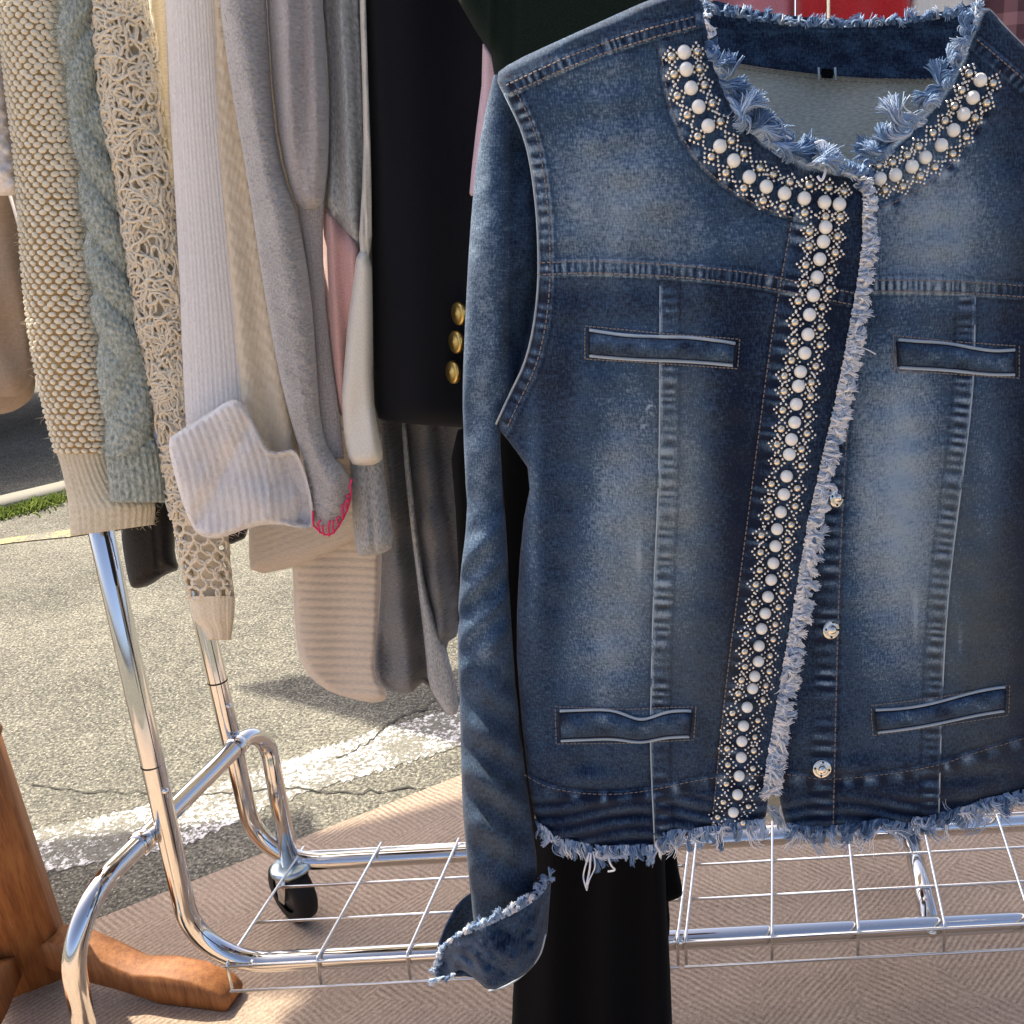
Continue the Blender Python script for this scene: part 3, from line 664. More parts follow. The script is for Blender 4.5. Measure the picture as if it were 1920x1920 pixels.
# long wandering chains
n = 30; yy = np.linspace(-150, 975, 150)[None].repeat(n, 0); th0 = np.linspace(-.1, math.pi * 2 - .1, n)[:, None]
tt = th0 + .16 * np.sin(yy * .11 + r_.uniform(0, 6, n)[:, None]) + .15 * np.sin(yy * .037 + r_.uniform(0, 6, n)[:, None])
strands('yarn_chain', tubepos(yy, tt, D2, .55, Ls, Rs, .0005 + .0015 * np.sin(yy * .3)), .0015, 'crochet', t, 5, uv=True, kind='stuff')
vtube('cuff', [(354, 1118), (362, 1165), (380, 1176), (390, 1202)], [(440, 1118), (440, 1150), (432, 1205)], D2, 'crochet', t, .55, 4, 60, disp=lambda z, th, y: .001 * np.sin(th * 26), ys=1200)
pillow('under_sleeve', [(262, -150), (312, -150), (318, 200), (330, 330), (322, 380), (305, 250), (285, 60)], D2 + .06, .015, 'crochet', t, step=6)
slab(t, xw(240, 0, D2), 1.02, 'crochet', seed=5, y0=1.24)

# --- white ribbed sweater with turned-out cuff
D3 = 1.105
t = hang('white_ribbed_sweater', xw(380, 0, D3), 'white ribbed wool sweater with a wide turned-out cuff')
o = vtube('sleeve', [(300, -160), (312, 0), (322, 250), (336, 480), (344, 700), (352, 830)], [(398, -160), (408, 0), (424, 250), (450, 480), (470, 640), (480, 790), (485, 830)], D3, 'white_knit', t, .55, 7, 150, disp=rib(44, .0017), hollow=False)
o2 = pillow('body', [(370, -170), (425, -170), (442, 100), (476, 330), (506, 530), (536, 690), (566, 850), (556, 900), (440, 900), (420, 500), (385, 100)], D3 + .012, .034, 'white_knit_bounce', t, step=4, rnd=50, fold=lambda x, y: .0012 * np.sin((x - .12 * y) * .9) + .006 * np.sin((x - .13 * y) * .09))
cpoly = [(314, 825), (330, 812), (380, 782), (430, 749), (448, 750), (466, 772), (485, 812), (500, 843), (522, 849), (552, 840), (572, 880), (588, 950), (588, 990), (560, 990), (520, 982), (473, 987), (440, 1000), (405, 1012), (369, 1003), (352, 970), (338, 930), (322, 870)]
o3 = pillow('cuff', cpoly, D3 - .045, .015, 'white_knit', t, step=2.8, rnd=11, smooth_poly=1, fold=lambda x, y: -.040 * np.clip((x - 505) / 70, 0, 1) -.010 * np.exp(-((x + .55 * y - 905) / 22) ** 2) + .003 * wob(x, y, 110, 91) + .0024 * np.abs(np.sin((x - .30 * (y - 850) + .0009 * (y - 850) ** 2) * .21)) - .016 * np.exp(-((x - 520) / 42) ** 2) / (1 + np.exp((y - 915) / 14)))
fuzz('fuzz', o3, 5200, .0075, .00024, 'white_knit', t); fuzz('fuzz', o, 1500, .005, .0002, 'white_knit', t)
slab(t, xw(400, 0, D3 + .1), 1.05, 'white_knit_bounce', seed=6, y0=1.24)

# --- beige fine knit, low behind the cuff
D4 = 1.24
t = hang('beige_fine_knit_top', xw(600, 900, D4), 'pale beige fine knit top with horizontal ribs, hem hanging lowest behind white cuff', 'top')
o = pillow('body', [(540, 800), (715, 800), (716, 1040), (712, 1200), (705, 1262), (727, 1296), (722, 1316), (690, 1318), (622, 1300), (585, 1275), (562, 1240), (553, 1190), (549, 1090), (545, 950)], D4, .014, 'beige_knit', t, step=3.2, rnd=16, smooth_poly=1, fold=lambda x, y: .0024 * np.abs(np.sin((y - .12 * (x - 600) + 6 * np.sin(x * .02)) * .205)) + .006 * np.sin((x - 540) * .045))
pillow('sleeve', [(468, 960), (640, 900), (716, 930), (714, 992), (650, 1022), (560, 1062), (470, 1080), (466, 1030)], D4 - .045, .016, 'beige_knit', t, step=4, rnd=40, smooth_poly=1, fold=lambda x, y: .0009 * np.sin((y + .35 * x) * .5))
slab(t, xw(610, 700, D4 + .1), .95, 'beige_knit', seed=7, y0=1.3, y1=1.6)

# --- grey boiled wool cardigan, pink blanket stitch
D5 = 1.08
t = hang('grey_wool_cardigan', xw(470, 0, D5), 'grey boiled wool cardigan with hot pink blanket stitching on its edge', 'cardigan')
L = [(402, -160), (411, 0), (430, 146), (466, 346), (492, 529), (521, 693), (548, 800), (576, 885), (587, 990)]
R = [(492, -160), (497, 0), (510, 219), (529, 328), (556, 396), (582, 547), (592, 693), (598, 800), (650, 890), (657, 950)]
gf = lambda x, y: .004 * np.sin((x - .22 * y) * .075) + .0012 * wob(x, y, 14, 9)
gpoly = L + [(600, 1003), (622, 1006), (645, 975), (657, 935)] + [(655, 885), (620, 850), (602, 800), (594, 693), (584, 547), (558, 396), (531, 328), (512, 219), (499, 0), (494, -160)]
o = pillow('front_edge', gpoly, D5, .032, 'grey_wool', t, step=4, rnd=48, smooth_poly=1, fold=gf)
fuzz('fuzz', o, 4200, .0045, .00022, 'grey_wool', t)
hem = [(588, 985), (603, 1001), (622, 1004), (640, 980), (654, 950), (658, 925)]
hs = []
for i, (x, y) in enumerate(chaik(hem, 1, False)):
    a_n = (-.1 * i); q = np.array([[x, y + 2], [x - 2 - 1 * i % 3, y - 14], [x - 1 + (i % 2) * 3, y - 27 + 5 * (i % 3)]]); hs.append(P(q[:, 0], q[:, 1], D5 - .020 - .006 * np.array([0, .9, 1.2])))
hp = chaik(hem, 2, False); seg = np.stack([P(a[:, 0], a[:, 1], D5 - .016) for a in [np.linspace(hp[i], hp[i + 1], 3) for i in range(len(hp) - 1)]])
strands('blanket_stitch', np.concatenate([np.array(hs), seg]), .0011, 'hot_pink', t, 5, kind='stuff')
slab(t, xw(480, 0, D5 + .1), 1.05, 'grey_wool', seed=8, y0=1.24)

# --- taupe sweater
D6 = 1.085
t = hang('taupe_sweater', xw(560, 0, D6), 'taupe wool sweater sleeve gathered into a long narrow cuff')
o = pillow('sleeve', [(490, -160), (608, -160), (604, 0), (614, 160), (617, 260), (612, 340), (605, 392), (560, 396), (536, 330), (515, 220), (500, 0)], D6, .04, 'taupe', t, step=4, rnd=50, smooth_poly=1, fold=lambda x, y: .008 * np.sin((x - .03 * y) * .12) * np.clip((480 - y) / 300, 0, 1) + .0008 * wob(x, y, 16, 5))
fuzz('fuzz', o, 2200, .004, .0002, 'taupe', t)
o = vtube('cuff', [(556, 380), (566, 430), (582, 547), (592, 693), (597, 800), (599, 862)], [(607, 380), (604, 430), (607, 547), (623, 693), (638, 791), (645, 862)], D6, 'taupe', t, .6, 5, 90, disp=rib(26, .0014), ys=860)
slab(t, xw(560, 0, D6 + .1), 1.05, 'taupe', seed=9, y0=1.24)

# --- colour-block sweatshirt: grey marl, pink, cream
D7 = 1.095
t = hang('colour_block_sweatshirt', xw(650, 0, D7), 'sweatshirt with grey, dusty pink and cream blocked sleeve', 'sweatshirt')
fo7 = lambda x, y: .007 * np.sin((x - .05 * y) * .15)
pillow('grey_panel', [(596, -160), (672, -160), (676, 0), (684, 180), (688, 300), (688, 470), (674, 472), (640, 430), (608, 398), (616, 300), (617, 160), (604, 0)], D7 + .008, .032, 'marl', t, step=4, rnd=40, smooth_poly=1, fold=fo7)
pillow('pink_panel', [(606, 380), (640, 412), (676, 456), (690, 462), (675, 560), (664, 700), (652, 780), (634, 780), (621, 690), (606, 560), (604, 450)], D7 + .010, .030, 'pink', t, step=4, rnd=40, smooth_poly=1, fold=fo7)
o = pillow('cream_panel', [(668, 470), (697, 470), (699, 600), (698, 736), (711, 820), (720, 856), (706, 871), (680, 874), (655, 869), (645, 820), (640, 747), (645, 690), (652, 600), (662, 530)], D7 - .020, .020, 'cream_jersey', t, step=4, rnd=18, smooth_poly=1, fold=lambda x, y: .004 * np.sin((x + .4 * y) * .05) * np.clip((y - 700) / 80, 0, 1))
pillow('side_stripe', [(672, -160), (682, -160), (686, 0), (691, 180), (696, 300), (698, 490), (670, 492), (682, 300), (680, 180), (674, 0)], D7 - .02, .012, 'cream_jersey', t, step=3, rnd=12, smooth_poly=1, fold=lambda x, y: .004 * np.sin((x - .03 * y) * .7))
slab(t, xw(660, 0, D7 + .1), 1.05, 'marl', seed=10, y0=1.25)
# --- grey marl sleeve below it
t = hang('grey_marl_top', xw(690, 600, D7), 'grey marl jersey top sleeve end hanging below the cream sleeve', 'top')
pillow('sleeve', [(655, 800), (716, 800), (718, 870), (730, 950), (740, 1022), (720, 1038), (690, 1043), (670, 1043), (663, 1003), (657, 900)], D7 + .012, .026, 'marl', t, step=4, rnd=32, smooth_poly=1, fold=lambda x, y: -.005 * np.exp(-((x - 690 - .07 * (y - 870)) / 4) ** 2))
slab(t, xw(690, 500, D7 + .1), 1.05, 'marl', seed=11, y0=1.26)

# --- charcoal long cardigan
D8 = 1.20
t = hang('charcoal_cardigan', xw(790, 700, D8), 'long charcoal jersey cardigan with curling pointed hem below the blazer', 'cardigan')
def f8(x, y): return .016 * np.sin((x - 700 - .10 * (y - 800)) * .085) + .004 * wob(x, y, 120, 21)
pillow('front', [(690, 640), (885, 640), (882, 1060), (862, 1190), (835, 1206), (845, 1250), (856, 1285), (862, 1338), (838, 1342), (820, 1318), (796, 1276), (780, 1290), (772, 1300), (740, 1298), (718, 1290), (703, 1268), (703, 1225), (713, 1137), (716, 1030), (708, 850)], D8, .028, 'marl_dark', t, step=4, rnd=30, smooth_poly=1, fold=f8)
pillow('rolled_edge', [(752, 780), (760, 780), (768, 860), (778, 960), (790, 1060), (808, 1140), (830, 1205), (850, 1260), (862, 1338), (840, 1342), (822, 1316), (803, 1285), (798, 1220), (786, 1120), (774, 1020), (760, 900)], D8 - .034, .012, 'marl', t, step=4, rnd=16, smooth_poly=1)
slab(t, xw(790, 600, D8 + .1), .95, 'marl_dark', seed=12, y0=1.28)

# --- navy blazer with brass buttons
D9 = 1.10
t = hang('navy_blazer', xw(780, 0, D9), 'black navy wool blazer with three brass buttons', 'blazer')
pillow('front', [(668, -170), (940, -170), (960, 300), (958, 780), (900, 804), (860, 801), (780, 796), (728, 790), (703, 782), (700, 690), (698, 470), (691, 180), (678, 0)], D9, .035, 'navy', t, step=6, rnd=40, smooth_poly=1, fold=lambda x, y: .006 * np.sin((x - .04 * y) * .035))
for bx, by in ((860, 588), (855, 641), (849, 698)):
    c = P(bx, by, D9 - .045); nrm = (P(bx, by, D9 - .06) - c); nrm = Vector(nrm).normalized(); nrm = (nrm + Vector((-1.3, 0, .0))).normalized()
    bo = lathe('button', [(0, -.004), (.0105, -.004), (.0120, -.002), (.0120, .001), (.0108, .0025), (.0090, .0022), (.0060, .0034), (0, .0042)], c, nrm, 'brass', t, 28)
slab(t, xw(790, 0, D9 + .15), 1.0, 'navy', seed=13, y0=1.28)
# --- lilac shirt sliver and bottle green coat
t = hang('lilac_shirt', xw(930, 200, 1.09), 'lilac pink shirt edge showing between blazer and denim sleeve', 'shirt')
pillow('front', [(905, 80), (924, 95), (985, 200), (985, 370), (880, 367), (884, 320), (893, 240), (903, 160)], 1.045, .010, 'lilac', t, step=5, rnd=12, smooth_poly=0)
slab(t, xw(960, 200, 1.2), 1.0, 'lilac', seed=14, y0=1.28)
t = hang('green_coat', xw(1060, 0, 1.05), 'bottle green wool coat above the denim shoulder', 'coat')
pillow('front', [(835, -170), (1330, -170), (1330, 420), (960, 420), (935, 200), (921, 103), (890, 55), (858, 0)], 1.03, .03, 'green', t, step=7, rnd=26, smooth_poly=0, fold=lambda x, y: .004 * np.exp(-((x - 921) / 5) ** 2) + .005 * (x > 968))
slab(t, xw(1080, 0, 1.2), 1.0, 'green', seed=15, y0=1.26)
# --- things glimpsed over the collar
for nm, x0, x1, yb, mt, D, lab, cat in (('rose_top', 1185, 1490, 300, 'rose', 1.16, 'rose pink top glimpsed above the frayed collar', 'top'),
        ('red_top', 1492, 1712, 300, 'red', 1.14, 'bright red top glimpsed above the frayed collar', 'top'),
        ('white_blouse', 1700, 1846, 300, 'white_cotton', 1.15, 'white cotton blouse glimpsed beside the red top', 'blouse'),
        ('plaid_shirt', 1842, 2060, 420, 'plaid', 1.13, 'dark red plaid shirt behind the right denim shoulder', 'shirt')):
    t = hang(nm, xw((x0 + x1) / 2, 0, D), lab, cat)
    pillow('front', [(x0, -190), (x1, -190), (x1, yb), (x0, yb)], D, .03, mt, t, step=9, rnd=30, fold=lambda x, y: .006 * np.sin(x * .06))
    slab(t, xw((x0 + x1) / 2, 0, D + .2), 1.1, mt, y0=1.28)
# --- black leather jacket sleeve
t = hang('leather_jacket', xw(285, 900, 1.2), 'black leather jacket sleeve end between the sage cuff and the crochet sleeve', 'jacket')
D10 = 1.22
pillow('sleeve', [(222, 860), (330, 860), (328, 1000), (328, 1042), (338, 1068), (312, 1076), (283, 1097), (262, 1103), (247, 1103), (240, 1085), (232, 1040), (227, 1000)], D10, .035, 'leather', t, step=4, rnd=40, smooth_poly=1, fold=lambda x, y: -.004 * np.exp(-((x - 290 - .1 * (y - 1000)) / 4) ** 2) - .003 * np.exp(-((y - 1084 + .25 * (x - 250)) / 3) ** 2))
pillow('hem', [(400, 940), (470, 940), (464, 1008), (448, 1014), (432, 1022), (420, 1015), (405, 1000)], D10 + .08, .012, 'leather', t, step=4, rnd=16)
slab(t, xw(300, 700, D10 + .1), .98, 'leather', seed=16, y0=1.32, y1=1.6)
# --- long black dress
D11 = 1.04
t = hang('black_dress', xw(1080, 1000, D11), 'long black dress hanging behind the denim jacket in front of shelf', 'dress')
pillow('skirt', [(905, 560), (1290, 560), (1275, 1200), (1262, 1500), (1246, 1590), (1250, 1700), (1256, 1800), (1262, 1960), (1280, 2150), (940, 2150), (960, 1920), (962, 1850), (975, 1700), (985, 1560), (930, 1280), (862, 1192), (858, 1000), (842, 812), (905, 790)], D11, .03, 'black', t, step=8, rnd=50, smooth_poly=1, fold=lambda x, y: .008 * np.sin((x + .02 * y) * .06))
pillow('side_tie', [(1225, 1560), (1264, 1560), (1270, 1620), (1281, 1672), (1278, 1682), (1256, 1690), (1240, 1694), (1232, 1640)], D11 + .03, .008, 'black', t, step=5, rnd=12, smooth_poly=1)
pillow('side_tie', [(1228, 1640), (1250, 1640), (1258, 1752), (1246, 1757), (1236, 1757)], D11 + .035, .006, 'black', t, step=5, rnd=10, smooth_poly=1)
slab(t, xw(1080, 400, D11 + .2), 1.0, 'black', seed=17, y0=1.28)

# ================================================================== the denim jacket
DJ = .74
JK = thing('denim_jacket', (.13, DJ, 1.40), 'faded blue denim jacket with pearl beaded neckline and frayed edges', 'jacket')
MPP = DJ / FPX * 1.05                                       # metres per pixel on the jacket
yokeL = sm([(1008, 519), (1100, 515), (1230, 520), (1400, 535), (1520, 560), (1612, 578)]); yokeR = sm([(1600, 550), (1760, 550), (1860, 556), (2070, 572)])
prinL = sm([(1240, 536), (1240, 700), (1238, 900), (1228, 1100), (1222, 1330), (1222, 1420), (1230, 1590)]); prinR = sm([(1826, 556), (1824, 720), (1802, 900), (1776, 1100), (1764, 1300), (1758, 1540)])
waistL = sm([(985, 1448), (1030, 1475), (1130, 1487), (1220, 1478), (1330, 1452), (1450, 1448)]); waistR = sm([(1440, 1438), (1500, 1452), (1570, 1458), (1740, 1437), (1840, 1402), (1990, 1360)])
plackL = sm([(1486, 418), (1450, 620), (1420, 850), (1390, 1080), (1362, 1290), (1336, 1560)]); plackR = sm([(1605, 560), (1588, 800), (1577, 1000), (1570, 1200), (1562, 1560)])
shoulL = sm([(958, 180), (1090, 118), (1230, 72), (1310, 52)]); shoulR = sm([(1835, 70), (1880, 108), (1940, 160), (2040, 240)])
armL = sm([(948, 176), (985, 250), (1003, 340), (1012, 450), (1011, 560), (992, 670), (955, 745), (932, 795)])
faceL = sm([(1236, 90), (1246, 170), (1270, 250), (1310, 310), (1370, 362), (1440, 398), (1500, 415)]); faceR = sm([(1650, 385), (1700, 365), (1770, 320), (1830, 240), (1872, 130)])
def gs(x, y, cx, cy, rx, ry): return np.exp(-(((x - cx) / rx) ** 2 + ((y - cy) / ry) ** 2))
def seamf(x, y, pl, w_, lam, A, seed, band=26, side=1):
    d, s, sd, _, _ = pline(x, y, pl); sg = d * sd * side
    pk = np.sin(2 * math.pi * (s + 6 * wob(s, 0 * s, 60, seed)) / lam) * (.6 + .4 * wob(s, s * 0, 90, seed + 1))
    inb = np.exp(-((sg - band * .5) / (band * .55)) ** 2 * 1.4) * (.85 + .3 * wob(s, sg, 45, seed + 2))
    h = A * pk * inb + .0013 * (1 / (1 + np.exp(-np.clip(sg / 1.6, -30, 30)))) * np.exp(-np.clip((sg - band) / 8, 0, 30))
    line = np.exp(-((sg - .5) / 2.2) ** 2)
    grv = np.exp(-((sg + 4) / 3.5) ** 2)
    line = line + (.6 if band in (26, 28) else 0.) * np.exp(-((sg - band) / 2.5) ** 2) - .35 * np.exp(-((sg - band - 5) / 3) ** 2)
    fd = .72 * pk * inb + w_ * line - .16 * grv - .02 * inb
    return h - .0005 * grv, fd
SEAMS_L = [(yokeL, .30, 13, .0007, 1, -28, -1), (prinL, .5, 19, .0010, 3, 30, -1), (plackL, .10, 26, .0006, 5, -42, -1), (shoulL, .35, 15, .0005, 7, -26, -1), (armL, .45, 22, .0008, 9, 26, -1), (faceL, .15, 40, .0004, 13, 16, -1), (waistL, .22, 46, .0004, 15, 22, 1)]
SEAMS_R = [(yokeR, .30, 13, .0009, 21, 28, -1), (prinR, .5, 19, .0010, 23, 30, 1), (plackR, .12, 24, .0006, 25, 40, 1), (shoulR, .3, 15, .0005, 27, 26, 1), (faceR, .15, 40, .0004, 29, 16, 1), (waistR, .22, 46, .0004, 31, 22, 1)]
_cache = {}
def fields(x, y, which):
    x = np.asarray(x, float); y = np.asarray(y, float)
    h = .062 * np.clip(1 - ((x - 1500) / 640) ** 2, -.8, 1) + .010 * np.sin((y - 300) / 900 * math.pi) * np.clip(1 - ((x - 1500) / 600) ** 2, 0, 1)
    h = h + .0022 * wob(x, y * .55, 190, 2) + .0012 * wob(x, y, 75, 4)
    # draping folds
    h = h + .006 * gs(x, y, 1010, 1050, 26, 260) - .004 * gs(x, y, 1060, 1050, 30, 240)
    h = h + .0030 * np.sin((y - 1440 + .04 * (x - 1200)) * .12) * np.clip((y - 1385) / 60, 0, 1) * (.5 + .5 * wob(x, y, 160, 8)) + .0016 * np.sin((y + 14 * np.sin(x * .017)) * .26) * np.clip((y - 1480) / 20, 0, 1)
    h = h + .004 * gs(x, y, 1330, 1000, 60, 420) - .006 * gs(x, y, 1430, 1100, 40, 400) * (which == 'L')
    h = h + .004 * gs(x, y, 1660, 1000, 55, 330) - .004 * gs(x, y, 1890, 900, 40, 400)
    h = h + .0028 * np.sin((x - 1170) * .055 + .01 * y) * gs(x, y, 1180, 1420, 160, 60)
    h = h + .0018 * np.sin((y - .5 * x) * .07) * gs(x, y, 985, 830, 60, 90)
    fd = .185 + 0 * x
    if which == 'L':
        fd = fd + .34 * gs(x, y, 1150, 370, 170, 190) + .15 * gs(x, y, 1400, 450, 120, 60) + .12 * gs(x, y, 1120, 130, 160, 60)
        fd = fd - .12 * gs(x, y, 1150, 560, 250, 40) - .08 * gs(x, y, 1040, 700, 60, 90)
        fd = fd + .34 * gs(x, y, 1165, 960, 75, 250) + .26 * gs(x, y, 1285, 940, 60, 280) + .22 * gs(x, y, 1130, 1230, 90, 140) + .2 * gs(x, y, 1000, 950, 14, 220)
        fd = fd - .16 * gs(x, y, 1380, 900, 60, 400) - .10 * gs(x, y, 1100, 1550, 200, 50) - .12 * gs(x, y, 1560, 500, 60, 300)
        tint = .55 * gs(x, y, 1275, 930, 55, 260) + .35 * gs(x, y, 1190, 1060, 60, 200) + .25 * gs(x, y, 1180, 420, 120, 90) + .2 * gs(x, y, 1330, 1260, 90, 130)
    else:
        fd = fd + .42 * gs(x, y, 1760, 420, 130, 160) + .40 * gs(x, y, 1690, 830, 80, 250) + .28 * gs(x, y, 1690, 1100, 90, 240) + .2 * gs(x, y, 1850, 850, 50, 200)
        fd = fd - .2 * gs(x, y, 1960, 900, 90, 700) - .12 * gs(x, y, 1700, 600, 200, 40) - .10 * gs(x, y, 1720, 1500, 250, 60) + .12 * gs(x, y, 1610, 850, 30, 300)  # dye wash, with the turned-away right side's shade painted in
        tint = .45 * gs(x, y, 1760, 1060, 60, 260) + .5 * gs(x, y, 1850, 1180, 70, 260) + .35 * gs(x, y, 1800, 470, 120, 110)
        h = h - .010
    fd = .185 + (fd - .185) * 1.6 + .22 * np.sin((y + 14 * np.sin(x * .017)) * .26) * np.clip((y - 1480) / 20, 0, 1) * (.6 + .4 * wob(x, y, 110, 9))  # contrast raised to paint in shading; hem creases lightened and darkened by colour
    for pl, w_, lam, A, sd_, band, side in (SEAMS_L if which == 'L' else SEAMS_R):
        hh, ff = seamf(x, y, pl, w_, lam, A, sd_, abs(band), side if band > 0 else -side * -1)
        h = h + hh; fd = fd + ff
    fd = fd + .04 * wob(x, y * .4, 60, 33) + .025 * wob(x, y, 24, 35)
    # worn scuffs
    if which == 'L': fd = fd + .8 * gs(x, y, 1218, 765, 6, 14) * (wob(x, y, 9, 40) > 0) + .5 * gs(x, y, 1208, 800, 8, 14) * (wob(x, y, 10, 41) > .1) + .35 * gs(x, y, 1198, 1040, 5, 40)
    else: fd = fd + .4 * gs(x, y, 1716, 1150, 4, 40) + .3 * gs(x, y, 1800, 1200, 4, 30)
    return h, fd, np.clip(tint * .5, 0, .5)
def HL(x, y): return fields(x, y, 'L')[0]
def HR(x, y): return fields(x, y, 'R')[0]
def onL(x, y, off=0.): return P(x, y, DJ - HL(x, y) - off)
def onR(x, y, off=0.): return P(x, y, DJ - HR(x, y) - off)
edge_drop = lambda d: -.006 * np.clip(1 - d / 14, 0, 1) ** 2
LP = [(928, 142), (960, 118), (1060, 72), (1140, 36), (1215, 2), (1262, -12), (1312, -14), (1326, 60), (1342, 125), (1375, 215), (1440, 277), (1530, 316), (1600, 326), (1634, 352), (1632, 450), (1620, 540), (1600, 640), (1578, 750), (1553, 860), (1527, 980), (1507, 1100), (1490, 1200), (1470, 1320), (1452, 1420), (1442, 1480), (1432, 1548), (1340, 1562), (1252, 1570), (1228, 1598), (1130, 1602), (1050, 1588), (1008, 1556), (992, 1470), (977, 1330), (968, 1200), (978, 1000), (1000, 890), (962, 835), (930, 797), (957, 742), (990, 670), (1009, 560), (1011, 440), (1001, 340), (983, 255), (950, 185)]
RP = [(1560, 340), (1600, 318), (1650, 290), (1745, 205), (1795, 130), (1828, 40), (1848, 8), (1880, 45), (1920, 86), (1990, 150), (2050, 215), (2080, 330), (2075, 560), (2050, 800), (2012, 1000), (2000, 1200), (2000, 1400), (1970, 1462), (1920, 1492), (1850, 1510), (1770, 1535), (1700, 1552), (1640, 1548), (1560, 1562), (1478, 1560), (1462, 1500), (1455, 1420), (1450, 1300), (1470, 1100), (1500, 900), (1540, 650), (1560, 450)]
def panel(name, poly, which):
    box = {}
    def ev(x, y, d):
        h, f, tn = fields(x, y, which); box['f'], box['t'] = f, tn
        rag = np.clip(1 - d / 10, 0, 1)
        return DJ - h - edge_drop(d)
    return sheet(name, poly, 3.4, ev, 'denim', JK, attrs={'fade_shade': lambda x, y, d: box['f'], 'tint': lambda x, y, d: box['t']}, smooth_poly=1, solid=.0012)
panel('front_panel', LP, 'L'); panel('front_panel', RP, 'R')
# back of the jacket: its inside shows in the neck opening and below the hem gap
BD = DJ + .055
BP = [(930, 150), (1060, 78), (1215, 6), (1320, -8), (1400, 30), (1560, 52), (1720, 46), (1810, 24), (1850, 10), (1920, 92), (2050, 220), (2080, 340), (2050, 800), (2000, 1200), (1990, 1400), (1900, 1480), (1700, 1520), (1440, 1540), (1250, 1545), (1010, 1520), (1000, 1330), (1000, 1100), (1030, 890), (980, 800), (1025, 640), (1030, 450), (1015, 330)]
sheet('back_panel', BP, 8, lambda x, y, d: BD + .05 * np.clip(1 - ((x - 1500) / 640) ** 2, -.3, 1) + .003 * wob(x, y, 200, 6), 'denim_inside', JK, solid=.0015)
# dark facing band inside the back neck
fdk = {'fade_shade': lambda x, y, d: .14 + .10 * wob(x, y, 60, 50) + .12 * (np.abs(y - 60) < 3), 'tint': lambda x, y, d: 0 * x}
DBN = lambda x: BD + .05 * np.clip(1 - ((x - 1500) / 640) ** 2, -.3, 1)
sheet('neck_facing', [(1310, -10), (1400, 20), (1560, 38), (1700, 34), (1800, 16), (1840, 0), (1810, 120), (1790, 150), (1640, 148), (1540, 140), (1440, 128), (1345, 112)], 5, lambda x, y, d: DBN(x) - .012 + .002 * wob(x, y, 120, 52), 'denim', JK, attrs=fdk, solid=.001)
bk = lambda x, y, o=.016: P(x, y, DBN(np.asarray(x)) - o)
def dashes(fn, pl, off, ln=6.2, gap=3.4, shift=0.):
    pl = sm(pl, 2) if len(pl) < 12 else np.asarray(pl); sgm = np.hypot(*np.diff(pl, axis=0).T); s = np.concatenate([[0], np.cumsum(sgm)])
    nrm = np.gradient(pl, axis=0); nrm = np.stack([-nrm[:, 1], nrm[:, 0]], 1); nrm /= np.linalg.norm(nrm, axis=1)[:, None] + 1e-9; q = pl + nrm * shift
    a = np.arange(0, s[-1] - ln, ln + gap); a = a + RNG.uniform(-.6, .6, len(a)); ts = np.stack([a, a + ln / 2, a + ln], 1)
    X = np.interp(ts, s, q[:, 0]); Y = np.interp(ts, s, q[:, 1]) + RNG.normal(0, .3, ts.shape)
    p = fn(X.ravel(), Y.ravel(), off).reshape(-1, 3, 3); p[:, 1] += (p[:, 1] - 0) * 0; return p
ST = [dashes(onL, yokeL, .0016, shift=-4), dashes(onL, yokeL, .0016, shift=-26), dashes(onL, shoulL, .0016, shift=-4), dashes(onL, shoulL, .0016, shift=-22), dashes(onL, armL, .0016, shift=-20), dashes(onL, waistL, .0016, shift=5),
      dashes(onR, yokeR, .0016, shift=-4), dashes(onR, yokeR, .0016, shift=-25), dashes(onR, shoulR, .0016, shift=5), dashes(onR, waistR, .0016, shift=5), dashes(onL, plackL, .0012, shift=2), dashes(onR, plackR, .0012, shift=0), dashes(onL, faceL, .0012, shift=-3), dashes(onR, faceR, .0012, shift=4),
      dashes(bk, [(1345, 116), (1440, 130), (1540, 142), (1640, 149), (1795, 148)], .014), dashes(bk, [(1345, 123), (1440, 137), (1540, 149), (1640, 156), (1795, 154)], .013)]
